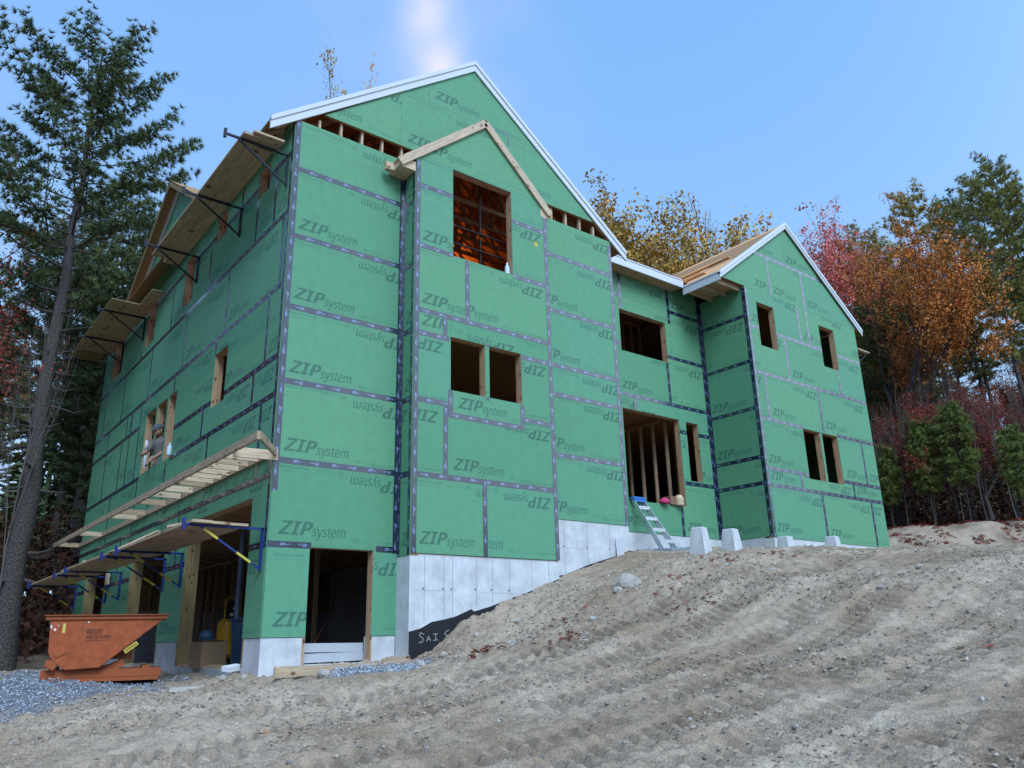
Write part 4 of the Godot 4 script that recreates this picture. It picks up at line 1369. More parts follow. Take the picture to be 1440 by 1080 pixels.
func make_inside() -> void:
	# decks
	block("floor_deck", Vector3(0.15, 0.98, -12.78), Vector3(7.2, 1.42, -0.16), M.flake_dim, house)
	block("floor_deck", Vector3(0.15, 4.00, -12.78), Vector3(7.34, 4.34, -0.16), M.flake_dim, house)
	block("floor_deck", Vector3(7.36, 0.88, -12.78), Vector3(17.2, 1.22, -1.56), M.flake_dim, house)
	block("floor_deck", Vector3(7.36, 4.05, -12.78), Vector3(17.2, 4.38, -1.56), M.flake_dim, house)
	block("floor_deck", Vector3(12.25, 0.88, -1.55), Vector3(17.2, 1.22, -0.06), M.flake_dim, house)
	block("floor_deck", Vector3(12.25, 4.05, -1.55), Vector3(17.2, 4.38, -0.06), M.flake_dim, house)
	block("floor_deck", Vector3(2.26, 0.98, -0.155), Vector3(4.97, 1.42, 0.25), M.flake_dim, house)
	block("floor_deck", Vector3(2.26, 4.00, -0.155), Vector3(4.97, 4.34, 0.25), M.flake_dim, house)
	block("ceiling", Vector3(7.36, 7.25, -12.78), Vector3(12.0, 7.29, -1.56), M.flake_dim, house)
	block("ceiling", Vector3(12.25, 7.19, -12.78), Vector3(17.2, 7.23, -0.06), M.flake_dim, house)
	# floor joists seen from below in the garage
	for k in 16:
		block("floor_joist", Vector3(0.2, 0.74, -12.4 + 0.78 * k), Vector3(7.1, 0.975, -12.36 + 0.78 * k), M.wood_jamb, house)
	# stud walls
	var stud_row := func(a: Vector3, e: Vector3, h: float, n: int, m: Material) -> void:
		var part := lumber("stud_wall_plate", a + Vector3(0, 0.02, 0), e + Vector3(0, 0.02, 0), 0.09, 0.04, house, m)
		lumber("top_plate", a + Vector3(0, h - 0.02, 0), e + Vector3(0, h - 0.02, 0), 0.09, 0.04, part, m)
		for k in n:
			var p := a.lerp(e, float(k) / (n - 1))
			lumber("stud", p + Vector3(0, 0.045, 0), p + Vector3(0, h - 0.045, 0), 0.04, 0.09, part, m, (e - a).normalized().cross(Vector3.UP))
	stud_row.call(Vector3(0.4, -0.40, -12.74), Vector3(7.0, -0.40, -12.74), 1.14, 15, M.wood_jamb)
	stud_row.call(Vector3(2.9, -1.68, -4.6), Vector3(2.9, -1.68, -12.5), 2.4, 14, M.wood_jamb)
	stud_row.call(Vector3(9.9, 1.23, -6.4), Vector3(9.9, 1.23, -3.6), 2.7, 6, M.wood_jamb)
	stud_row.call(Vector3(11.05, 1.23, -2.0), Vector3(11.05, 1.23, -5.0), 2.7, 8, M.wood3)
	stud_row.call(Vector3(8.0, 1.23, -6.0), Vector3(12.0, 1.23, -6.0), 2.7, 9, M.wood_jamb)
	stud_row.call(Vector3(10.2, 4.39, -3.4), Vector3(11.9, 4.39, -3.4), 2.8, 6, M.wood_jamb)
	stud_row.call(Vector3(12.6, 4.39, -3.0), Vector3(16.9, 4.39, -3.0), 2.7, 10, M.wood_jamb)
	stud_row.call(Vector3(12.6, 1.23, -3.0), Vector3(16.9, 1.23, -3.0), 2.7, 10, M.wood_jamb)
	stud_row.call(Vector3(0.4, 1.43, -6.0), Vector3(7.0, 1.43, -6.0), 2.5, 12, M.wood_jamb)
	block("wall_sheet", Vector3(13.8, 1.23, -0.62), Vector3(15.0, 3.05, -0.60), M.flake_dim, house)
	# steel posts
	for p in [Vector3(0.95, -1.69, -3.6), Vector3(1.16, -1.69, -1.3)]:
		var b := MB.new()
		b.lathe([[0.0, 0.0], [0.11, 0.0], [0.11, 0.012], [0.05, 0.012], [0.05, 2.44], [0.0, 2.44]], Vector3.ZERO, 14)
		var o := obj("steel_post", b.mesh(), M.steel, house)
		o.position = p
	# work lamp hung from a truss, lighting the roof timbers
	var lamp := thing("work_lamp", "small warm work lamp hung among the roof trusses inside the upper window", "lamp", Vector3(5.6, 7.45, -4.55))
	var cb := MB.new()
	cb.tube([Vector3(0, 0.0, 0), Vector3(0, 0.9, 0)], [0.008, 0.008], 6)
	obj("cord", cb.mesh(), M.cord_black, lamp)
	var bm := SphereMesh.new()
	bm.radius = 0.055
	bm.height = 0.11
	var em := mat("bulb_glow", Color(1.0, 0.55, 0.2), 0.4)
	em.emission_enabled = true
	em.emission = Color(1.0, 0.62, 0.28)
	em.emission_energy_multiplier = 3.0
	var bulb := obj("bulb", bm, em, lamp)
	bulb.position = Vector3(0, -0.05, 0)
	var li := OmniLight3D.new()
	li.name = "bulb_light"
	li.light_color = Color(1.0, 0.56, 0.24)
	li.light_energy = 1.1
	li.light_size = 0.05
	li.omni_range = 40.0
	li.omni_attenuation = 2.0
	li.shadow_enabled = true
	li.position = Vector3(0, -0.05, 0)
	lamp.add_child(li)

# ------------------------------------------------------------------ scaffold on the left side
func make_bracket(z: float, y: float, reach: float, blue: bool, label: String) -> void:
	var o := thing("wall_bracket", label, "scaffold bracket", Vector3(-0.016, y, z), 0.0, "scaffold brackets on the left wall")
	var m: Material = M.blue_paint if blue else M.navy_paint
	var t := 0.034
	lumber("arm", Vector3(0, -0.017, 0), Vector3(-reach, -0.017, 0), t, t, o, m)
	lumber("wall_post", Vector3(-0.018, 0.0, 0), Vector3(-0.018, -0.60, 0), t, t, o, m, Vector3.RIGHT)
	lumber("brace", Vector3(-0.02, -0.575, 0), Vector3(-reach * 0.79, -0.035, 0), 0.026, 0.026, o, m)
	lumber("end_stop", Vector3(-reach + 0.012, -0.09, 0), Vector3(-reach + 0.012, 0.07, 0), 0.042, 0.042, o, m, Vector3.RIGHT)
	if blue:
		var a := Vector3(-0.02, -0.575, 0)
		var e := Vector3(-reach * 0.79, -0.035, 0)
		lumber("sleeve", a.lerp(e, 0.16), a.lerp(e, 0.40), 0.03, 0.03, o, M.yellow_sleeve)
		lumber("sleeve", a.lerp(e, 0.72), a.lerp(e, 0.95), 0.03, 0.03, o, M.yellow_sleeve)
	else:
		lumber("stay", Vector3(-0.02, -0.04, 0.03), Vector3(-0.3, -0.02, 0.03), 0.02, 0.02, o, m)

func plank(label: String, x0: float, x1: float, z0: float, z1: float, y0: float, y1: float, m: Material, group := "") -> void: # y0 at z0, y1 at z1
	var b := MB.new()
	var th := 0.036
	b.hexa([Vector3(x0, y0, z0), Vector3(x1, y0, z0), Vector3(x1, y1, z1), Vector3(x0, y1, z1), Vector3(x0, y0 + th, z0), Vector3(x1, y0 + th, z0), Vector3(x1, y1 + th, z1), Vector3(x0, y1 + th, z1)], Vector2(rng.randf() * 3, rng.randf()))
	var o := obj("scaffold_plank", b.mesh(), m)
	tag(o, label, "plank", group)

func make_scaffold() -> void:
	var which := ["nearest the front corner", "second from the front corner", "third from the front corner", "under the notched sheet beside the tall window", "second from the far end", "at the far end"]
	var zu := [-0.18, -2.31, -4.76, -8.82, -10.93, -13.0]
	for k in 6:
		make_bracket(zu[k], 6.43, 1.08, false, "dark wall bracket %s holding the upper walkway" % which[k])
	var wl := ["at the front corner below the pent frame", "right of the pier between first and second garage openings", "left of the pier between first and second garage openings", "right of the pier between second and third garage openings", "left of the pier between second and third garage openings", "at the far end of the garage wall"]
	var zl := [-0.13, -3.81, -4.86, -8.10, -9.32, -12.7]
	for k in 6:
		make_bracket(zl[k], 0.23, 1.12, true, "blue wall bracket with yellow brace %s" % wl[k])
	# upper walkway
	plank("outer plank of the upper walkway near the front corner", -0.84, -0.555, -0.02, -5.25, 6.432, 6.432, M.deck_ply)
	plank("inner plank of the upper walkway near the front corner", -0.55, -0.265, -0.30, -5.45, 6.432, 6.432, M.deck_ply)
	plank("short plank end lying on the upper walkway by the corner", -0.70, -0.20, 0.06, -0.34, 6.47, 6.47, M.wood1)
	var nb := MB.new()
	var f := Frame.new(Vector3(0, 6.432, 0), Vector3.BACK)
	add_sheet_flat(nb, poly([-0.98, -8.05, -0.98, -12.1, -0.06, -12.1, -0.06, -7.0, -0.36, -7.0, -0.36, -8.05]), 6.432, 6.447)
	var sheet := obj("scaffold_sheet", nb.mesh(), M.deck_ply)
	tag(sheet, "notched plywood sheet of the upper walkway at the far window", "plywood sheet")
	plank("dark plank at the far end of the upper walkway", -0.9, -0.25, -11.7, -13.1, 6.449, 6.43, M.wood_treated)
	# lower walkway
	var seg := [[0.02, -4.6], [-4.3, -8.9], [-8.6, -12.9]]
	var nm := ["nearest", "middle", "farthest"]
	for k in 3:
		for q in 3:
			var x0 := -1.06 + 0.27 * q
			plank("%s plank of the %s stretch of the lower walkway" % [["outer", "centre", "inner"][q], nm[k]], x0, x0 + 0.262, seg[k][0] - 0.05 * q, seg[k][1], 0.232 + 0.004 * (k % 2), 0.232 + 0.038 * (k % 2), M.deck_ply if q < 2 else M.wood1, "")
	lumber_thing("plank_offcut", "pale plank offcut lying on the near end of the lower walkway", "offcut", Vector3(-0.70, 0.335, -0.55), Vector3(-0.92, 0.335, -1.35), 0.20, 0.035, M.wood2)
	lumber_thing("plank_offcut", "short block under the pale offcut on the lower walkway", "offcut", Vector3(-0.62, 0.293, -0.72), Vector3(-0.92, 0.293, -0.76), 0.09, 0.04, M.wood1)
	lumber_thing("loose_board", "printed board tilted up on the middle of the lower walkway", "board", Vector3(-0.95, 0.30, -5.0), Vector3(-0.40, 0.62, -4.1), 0.09, 0.03, M.wood2)
	lumber_thing("loose_board", "board end lying across the lower walkway near the third garage opening", "board", Vector3(-1.0, 0.33, -7.1), Vector3(-0.3, 0.33, -7.2), 0.09, 0.04, M.wood0)
	var hb := lumber_thing("loose_board", "short plank resting on the bracket before the third garage opening", "board", Vector3(-0.10, 0.02, -9.0), Vector3(-0.10, 0.30, -9.0), 0.22, 0.04, M.wood2)
	# bracket and plank end seen past the far right corner
	var rb := thing("wall_bracket", "small bracket end sticking out past the right wing wall", "scaffold bracket", Vector3(17.43, 6.62, -0.12))
	lumber("arm", Vector3(0, -0.02, 0), Vector3(0.9, -0.02, 0), 0.034, 0.034, rb, M.navy_paint)
	lumber("wall_post", Vector3(0.018, 0, 0), Vector3(0.018, -0.6, 0), 0.034, 0.034, rb, M.navy_paint, Vector3.RIGHT)
	lumber("brace", Vector3(0.02, -0.57, 0), Vector3(0.85, -0.04, 0), 0.026, 0.026, rb, M.navy_paint)
	plank("plank end jutting out past the right wing wall", 17.55, 18.30, 0.02, -3.8, 6.625, 6.625, M.wood1)

func lumber_thing(called: String, label: String, category: String, a: Vector3, e: Vector3, w: float, h: float, m: Material) -> MeshInstance3D:
	var b := MB.new()
	b.bar(a, e, w, h, Vector3.UP, Vector2(rng.randf() * 3.0, rng.randf()))
	var o := obj(called, b.mesh(), m)
	tag(o, label, category)
	return o

func add_sheet_flat(b: MB, q: PackedVector2Array, y0: float, y1: float) -> void: # a level sheet: polygon in x, z
	if area2(q) < 0.0:
		q.reverse()
	var tr := Geometry2D.triangulate_polygon(q)
	for k in range(0, tr.size(), 3):
		var a := q[tr[k]]; var c := q[tr[k + 1]]; var d := q[tr[k + 2]]
		if (c - a).cross(d - a) < 0.0:
			var s := c
			c = d
			d = s
		b.tri(Vector3(a.x, y1, a.y), Vector3(d.x, y1, d.y), Vector3(c.x, y1, c.y), a, d, c)
		b.tri(Vector3(a.x, y0, a.y), Vector3(c.x, y0, c.y), Vector3(d.x, y0, d.y), a, c, d)
	for k in q.size():
		var a := q[k]
		var c := q[(k + 1) % q.size()]
		b.quad(Vector3(c.x, y0, c.y), Vector3(a.x, y0, a.y), Vector3(a.x, y1, a.y), Vector3(c.x, y1, c.y))

# ------------------------------------------------------------------ things on the site
func make_site_objects() -> void:
	make_hopper()
	make_ladder()
	# concrete footings
	var spots := [[8.33, 0.95, 0.52, "tall tapered concrete footing right of the stepladder", 0.2], [9.25, 1.0, 0.42, "tapered concrete footing second from the stepladder", 0.1], [11.3, 0.9, 0.30, "half buried concrete footing at the left corner of the right wing", 0.0], [13.2, 0.9, 0.28, "half buried concrete footing before the middle of the right wing", 0.1]]
	for s in spots:
		var y := height(s[0], s[1], false)
		var b := MB.new()
		var h := 0.95
		var q := []
		for lev in [[0.21, -0.95 + s[2]], [0.115, s[2] - 0.015], [0.10, s[2]]]:
			q.append([Vector3(-lev[0], lev[1], lev[0]), Vector3(lev[0], lev[1], lev[0]), Vector3(lev[0], lev[1], -lev[0]), Vector3(-lev[0], lev[1], -lev[0])])
		b.hexa(q[0] + q[1])
		b.hexa(q[1] + q[2])
		var o := obj("concrete_footing", b.mesh(), M.concrete)
		o.position = Vector3(s[0], y, s[1])
		o.rotation.y = s[4]
		tag(o, s[3], "footing", "concrete footings along the front")
	# a white offcut standing at the foundation
	lumber_thing("white_board", "white board standing against the stepped foundation left of the stepladder", "board", Vector3(6.98, 0.02, 0.10), Vector3(7.02, 0.46, 0.03), 0.14, 0.03, M.white_film)
	# board lying before the door, timber under the step
	lumber_thing("ground_board", "knotty pine board lying on the ground before the lower door", "board", Vector3(-0.05, -1.70, 0.66), Vector3(1.62, -1.70, 0.40), 0.03, 0.13, M.wood1)
	lumber_thing("ground_board", "muddy board end lying at the bay foundation foot", "board", Vector3(1.66, -1.66, 0.42), Vector3(2.05, -1.62, 0.52), 0.03, 0.14, M.wood_grey)
	# roll of white film just inside the lower door
	var fb := MB.new()
	for k in 2:
		fb.box(Vector3(1.17, -1.555 + 0.135 * k, -0.27 - 0.02 * k), Vector3(1.03, 0.125, 0.10), Basis.from_euler(Vector3(0, 0, 0.012 - 0.02 * k)))
	fb.box(Vector3(1.17, -1.52, -0.36), Vector3(1.02, 0.26, 0.06))
	var roll := obj("white_bundle", fb.mesh(), M.white_film)
	tag(roll, "stack of pale wrapped lengths lying across the lower doorway", "bundle")
	var cord := MB.new()
	cord.tube([Vector3(1.05, -1.66, -0.9), Vector3(1.35, -1.42, -1.3), Vector3(1.8, -0.95, -1.7), Vector3(2.4, -0.3, -2.2), Vector3(2.9, 0.5, -2.6)], [0.007, 0.007, 0.007, 0.007, 0.007], 6)
	tag(obj("power_cord", cord.mesh(), M.cord_red), "dark red power cord hanging inside the lower doorway", "cord")
	# inside the first garage opening
	var comp := thing("air_compressor", "upright yellow tank compressor with black motor in the garage opening", "compressor", Vector3(1.10, -1.69, -4.45), 0.2)
	comp.scale = Vector3.ONE * 1.12
	var tk := MB.new()
	tk.lathe([[0.0, 0.10], [0.12, 0.11], [0.165, 0.16], [0.17, 0.22], [0.17, 0.60], [0.155, 0.68], [0.10, 0.73], [0.0, 0.74]], Vector3.ZERO, 22)
	obj("tank", tk.mesh(), M.yellow_paint, comp)
	var mb2 := MB.new()
	mb2.box(Vector3(0, 0.86, 0), Vector3(0.20, 0.26, 0.24))
	mb2.lathe([[0.06, 0.72], [0.09, 0.76], [0.09, 1.02], [0.0, 1.03]], Vector3(0.08, 0, 0.04), 14)
	obj("motor", mb2.mesh(), M.black_plastic, comp)
	var hd := MB.new()
	hd.tube([Vector3(-0.13, 0.62, 0.1), Vector3(-0.13, 1.02, 0.1), Vector3(-0.09, 1.07, 0.1), Vector3(0.11, 1.07, 0.1), Vector3(0.15, 1.02, 0.1), Vector3(0.15, 0.62, 0.1)], [0.014, 0.014, 0.014, 0.014, 0.014, 0.014], 8)
	obj("handle", hd.mesh(), M.yellow_paint, comp)
	for s in [-1.0, 1.0]:
		var gm := MB.new()
		gm.tube([Vector3(0.025 * s, 0.84 + 0.05 * s, 0.12), Vector3(0.025 * s, 0.84 + 0.05 * s, 0.145)], [0.028, 0.028], 12)
		obj("gauge", gm.mesh(), M.white_paper, comp)
		var wm := MB.new()
		wm.tube([Vector3(0.15 * s, 0.09, -0.1), Vector3(0.19 * s, 0.09, -0.1)], [0.09, 0.09], 16)
		obj("wheel", wm.mesh(), M.black_plastic, comp)
	var bx := thing("cardboard_box", "brown cardboard box standing left of the compressor in the garage", "box", Vector3(0.16, -1.69, -2.55), 0.15)
	var b1 := obj("carton", box_mesh(Vector3(0.42, 0.40, 0.36)), M.carton, bx)
	b1.position = Vector3(0, 0.20, 0)
	var b2 := obj("flap", box_mesh(Vector3(0.40, 0.006, 0.17)), M.carton, bx)
	b2.position = Vector3(0, 0.412, 0.095)
	b2.rotation.x = -0.12
	var bin := thing("storage_bin", "dark blue bin standing behind the steel post in the garage", "bin", Vector3(0.98, -1.69, -3.05))
	var bm := MB.new()
	bm.hexa([Vector3(-0.19, 0, 0.17), Vector3(0.19, 0, 0.17), Vector3(0.19, 0, -0.17), Vector3(-0.19, 0, -0.17), Vector3(-0.24, 0.74, 0.22), Vector3(0.24, 0.74, 0.22), Vector3(0.24, 0.74, -0.22), Vector3(-0.24, 0.74, -0.22)])
	obj("tub", bm.mesh(), M.bin_blue, bin)
	var lid := obj("lid", box_mesh(Vector3(0.52, 0.04, 0.48)), M.bin_blue, bin)
	lid.position = Vector3(0, 0.762, 0)
	for k in 3:
		var wb := obj("white_carton", box_mesh(Vector3(0.24 - 0.03 * k, 0.07, 0.18)), M.white_paper)
		wb.position = Vector3(0.62 + 0.04 * k, -1.655 + 0.072 * k, -1.30 - 0.03 * k)
		wb.rotation.y = 0.3 * k
		tag(wb, "%s white carton of the small pile inside the garage opening" % ["lowest", "middle", "topmost"][k], "carton")
	var bag := MB.new()
	bag.lathe([[0.0, 0.0], [0.10, 0.01], [0.12, 0.06], [0.10, 0.13], [0.04, 0.17], [0.0, 0.18]], Vector3.ZERO, 12)
	var bag_o := obj("tool_bag", bag.mesh(), M.bin_blue)
	bag_o.position = Vector3(0.12, -1.28, -2.60)
	tag(bag_o, "small blue tool bag lying on the cardboard box", "bag")
	var wedge := obj("white_block", box_mesh(Vector3(0.26, 0.07, 0.16)), M.white_paper)
	wedge.position = Vector3(-0.08, height(-0.08, -0.72) + 0.10, -0.75)
	wedge.rotation = Vector3(0.1, 0.4, 0.1)
	tag(wedge, "white foam block lying on rubble at the garage corner", "block")
	# far left: boards and a red cover by the gravel
	for k in 3:
		var h0 := height(-6.0 - 0.1 * k, -4.2)
		lumber_thing("stacked_board", "%s weathered board of the pile at the left edge of the lot" % ["lowest", "middle", "topmost"][k], "board", Vector3(-7.5, h0 + 0.03 + 0.045 * k, -4.0 - 0.08 * k), Vector3(-5.35 - 0.3 * k, h0 + 0.03 + 0.045 * k, -4.6), 0.16, 0.04, M["wood%d" % k])
	var rc := MB.new()
	rc.lathe([[0.26, -0.1], [0.28, 0.08], [0.24, 0.20], [0.12, 0.27], [0.0, 0.28]], Vector3.ZERO, 14)
	var rco := obj("red_cover", rc.mesh(), M.red_plastic)
	rco.position = Vector3(-3.55, height(-3.55, -6.6) + 0.1, -6.6)
	rco.scale = Vector3(1.3, 0.8, 0.8)
	tag(rco, "crumpled red cover lying behind the gravel left of the hopper", "cover")
	var slab := MB.new()
	slab.hexa([Vector3(-0.28, 0, 0.12), Vector3(0.26, 0.0, 0.15), Vector3(0.30, 0, -0.12), Vector3(-0.22, 0, -0.16), Vector3(-0.26, 0.05, 0.10), Vector3(0.24, 0.06, 0.13), Vector3(0.27, 0.055, -0.10), Vector3(-0.20, 0.05, -0.14)])
	var so := obj("flat_stone", slab.mesh(), M.stone)
	so.position = Vector3(-0.85, height(-0.85, -0.15) + 0.02, -0.15)
	tag(so, "flat grey stone slab lying right of the hopper", "stone")
	# things on sills
	var pk := thing("pink_bag", "bright pink bag beside the brown carton on the large window sill", "bag", Vector3(10.05, 1.588, -1.36))
	var pm := MB.new()
	pm.lathe([[0.0, 0.0], [0.13, 0.01], [0.14, 0.05], [0.10, 0.10], [0.04, 0.14], [0.0, 0.145]], Vector3.ZERO, 12)
	obj("pouch", pm.mesh(), M.pink_plastic, pk)
	var p2 := obj("brown_carton", box_mesh(Vector3(0.26, 0.20, 0.2)), M.carton)
	p2.position = Vector3(10.38, 1.69, -1.44)
	tag(p2, "small brown carton on the sill of the large window opening", "carton")
	var p3 := obj("paper_sack", MBs([[0.0, 0.0], [0.10, 0.0], [0.11, 0.16], [0.06, 0.24], [0.0, 0.24]]), M.wood2)
	p3.position = Vector3(10.55, 1.588, -1.33)
	tag(p3, "pale paper sack right of the carton on the window sill", "sack")
	make_bottle(Vector3(4.17, 5.184, 0.33), "clear water bottle on the sill of the upper bay opening")
	make_bottle(Vector3(-0.055, 2.284, -5.30), "clear spray bottle on the sill beside the man")

func MBs(prof: Array) -> ArrayMesh:
	var b := MB.new()
	b.lathe(prof, Vector3.ZERO, 14)
	return b.mesh()

func make_bottle(at: Vector3, label: String) -> void:
	var o := thing("plastic_bottle", label, "bottle", at)
	obj("body", MBs([[0.0, 0.0], [0.045, 0.0], [0.048, 0.02], [0.048, 0.15], [0.03, 0.19], [0.018, 0.21], [0.018, 0.22], [0.0, 0.22]]), M.clear_bottle, o)
	obj("cap", MBs([[0.0, 0.221], [0.02, 0.221], [0.02, 0.25], [0.0, 0.25]]), M.white_paper, o)

func make_hopper() -> void:
	var at := Vector3(-2.25, height(-1.6, -2.4) - 0.02, -2.22)
	var o := thing("dumping_hopper", "orange steel self dumping hopper standing before the garage", "hopper", at, -0.22)
	var depth := 0.95
	var side := [Vector2(0.05, 0.80), Vector2(0.075, 0.36), Vector2(0.14, 0.24), Vector2(0.31, 0.12), Vector2(0.73, 0.14), Vector2(1.52, 0.80)]
	var pl := PackedVector2Array(side)
	if area2(pl) < 0.0:
		pl.reverse()
	# two side plates
	for s in [0, 1]:
		var b := MB.new()
		var f := Frame.new(Vector3(0, 0, 0.0 if s == 0 else -depth), Vector3.RIGHT)
		add_sheet(b, [pl], f, -0.008, 0.0, Vector2(0, 0.06), Vector2(1.60, 0.96), false, true)
		obj("side_plate", b.mesh(), M.hopper_print if s == 0 else M.hopper, o)
	# curved back, floor and chute in one bent sheet
	var bt := MB.new()
	var th := 0.008
	for k in side.size() - 1:
		var a: Vector2 = side[k]
		var c: Vector2 = side[k + 1]
		var d := (c - a).normalized()
		var nn := Vector2(d.y, -d.x) * th
		bt.hexa([Vector3(a.x + nn.x, a.y + nn.y, -0.008), Vector3(c.x + nn.x, c.y + nn.y, -0.008), Vector3(c.x + nn.x, c.y + nn.y, -depth), Vector3(a.x + nn.x, a.y + nn.y, -depth), Vector3(a.x, a.y, -0.008), Vector3(c.x, c.y, -0.008), Vector3(c.x, c.y, -depth), Vector3(a.x, a.y, -depth)])
	obj("bent_floor", bt.mesh(), M.hopper, o)
	# rim of angle iron
	var rim := MB.new()
	rim.box(Vector3(0.78, 0.83, 0.012), Vector3(1.60, 0.065, 0.03))
	rim.box(Vector3(0.78, 0.83, -depth - 0.012), Vector3(1.60, 0.065, 0.03))
	rim.box(Vector3(0.005, 0.83, -depth * 0.5), Vector3(0.05, 0.065, depth - 0.006))
	rim.box(Vector3(1.555, 0.83, -depth * 0.5), Vector3(0.05, 0.065, depth - 0.006))
	rim.box(Vector3(0.78, 0.855, 0.02), Vector3(1.64, 0.012, 0.07))
	obj("rim", rim.mesh(), M.hopper, o)
	# rolling rockers under the tub, base frame with fork pockets
	for s in [0.16, 0.79]:
		var r := MB.new()
		var arc := []
		for k in 9:
			var a := lerpf(-2.1, -0.95, k / 8.0)
			arc.append(Vector3(0.72 + 0.56 * cos(a), 0.66 + 0.56 * sin(a), -s))
		for k in 8:
			r.bar(arc[k], arc[k + 1], 0.05, 0.10, Vector3.UP)
		obj("rocker", r.mesh(), M.hopper, o)
	for s in [0.20, 0.75]:
		var r := MB.new()
		r.box(Vector3(0.78, 0.105, -s), Vector3(1.56, 0.012, 0.19))
		r.box(Vector3(0.78, 0.006, -s), Vector3(1.56, 0.012, 0.19))
		r.box(Vector3(0.78, 0.056, -s + 0.09), Vector3(1.56, 0.088, 0.01))
		r.box(Vector3(0.78, 0.056, -s - 0.09), Vector3(1.56, 0.088, 0.01))
		obj("fork_pocket", r.mesh(), M.hopper, o)
	var cr := MB.new()
	for x in [0.15, 1.35]:
		cr.box(Vector3(x, 0.13, -0.475), Vector3(0.10, 0.04, 0.74))
	cr.box(Vector3(0.78, -0.03, -0.475), Vector3(1.5, 0.05, 0.8))
	obj("base_frame", cr.mesh(), M.hopper, o)
	var lt := MB.new()
	lt.bar(Vector3(0.04, 0.15, -0.10), Vector3(0.17, 0.44, -0.10), 0.025, 0.03)
	lt.bar(Vector3(0.17, 0.13, 0.012), Vector3(0.05, 0.20, 0.012), 0.02, 0.04)
	lt.box(Vector3(0.12, 0.20, -0.02), Vector3(0.14, 0.10, 0.03))
	lt.bar(Vector3(0.16, 0.30, 0.006), Vector3(0.30, 0.36, 0.006), 0.012, 0.04)
	obj("latch", lt.mesh(), M.hopper, o)
	# stickers
	var st := MB.new()
	var c0 := Vector3(1.12, 0.40, 0.0025)
	var ax := Vector3(0.079, 0.062, 0.0)
	var up := Vector3(-0.018, 0.023, 0.0)
	st.tri(c0 - ax - up, c0 + ax - up, c0 + ax + up, Vector2(0, 1), Vector2(1, 1), Vector2(1, 0))
	st.tri(c0 - ax - up, c0 + ax + up, c0 - ax + up, Vector2(0, 1), Vector2(1, 0), Vector2(0, 0))
	obj("warning_sticker", st.mesh(), M.sticker_print, o)
	var s2 := obj("yellow_sticker", box_mesh(Vector3(0.035, 0.13, 0.002)), M.sticker, o)
	s2.position = Vector3(0.225, 0.68, 0.002)
	for q in [[0.065, 0.70, 0.02, 0.045], [0.115, 0.66, 0.028, 0.03], [0.15, 0.715, 0.012, 0.02], [0.53, 0.76, 0.02, 0.022]]:
		var sp := obj("paint_chip", box_mesh(Vector3(q[2], q[3], 0.002)), M.white_paper, o)
		sp.position = Vector3(q[0], q[1], 0.0015)
		sp.rotation.z = q[0] * 5.0
	var jn := obj("load_scrap", box_mesh(Vector3(0.9, 0.12, 0.6)), M.hopper_dark, o)
	jn.position = Vector3(0.7, 0.30, -0.5)

func make_ladder() -> void:
	var foot := Vector3(9.22, height(9.22, -0.55, false), -0.55)
	var top := Vector3(9.10, 1.60, -1.33)
	var o := thing("stepladder", "aluminium stepladder with blue top leaning below the large window opening", "ladder", foot)
	var d := top - foot
	var side := Vector3(1, 0, 0)
	for s in [-1.0, 1.0]:
		var b := MB.new()
		b.bar(side * 0.24 * s, d + side * 0.155 * s, 0.028, 0.075, Vector3(0, 0.5, 1))
		obj("rail", b.mesh(), M.aluminium, o)
		var b2 := MB.new()
		b2.bar(side * 0.22 * s + Vector3(0, 0.02, -0.10), d * 0.97 + side * 0.14 * s + Vector3(0, 0, -0.05), 0.022, 0.04, Vector3(0, 0.5, 1))
		obj("rear_rail", b2.mesh(), M.aluminium, o)
		var ft := obj("foot", box_mesh(Vector3(0.05, 0.05, 0.10)), M.black_plastic, o)
		ft.position = side * 0.24 * s
	for k in 4:
		var t := 0.20 + 0.215 * k
		var wdt := lerpf(0.235, 0.16, t)
		var b := MB.new()
		b.box(d * t + Vector3(0, 0, 0.02), Vector3(wdt * 2.0, 0.028, 0.085))
		b.box(d * t + Vector3(0, -0.03, 0.055), Vector3(wdt * 2.0, 0.05, 0.008))
		obj("step", b.mesh(), M.aluminium, o)
	var tp := MB.new()
	tp.box(d + Vector3(0, 0.02, 0.0), Vector3(0.40, 0.05, 0.17))
	tp.box(d + Vector3(0, -0.03, 0.075), Vector3(0.38, 0.07, 0.02))
	obj("top_cap", tp.mesh(), M.ladder_blue, o)

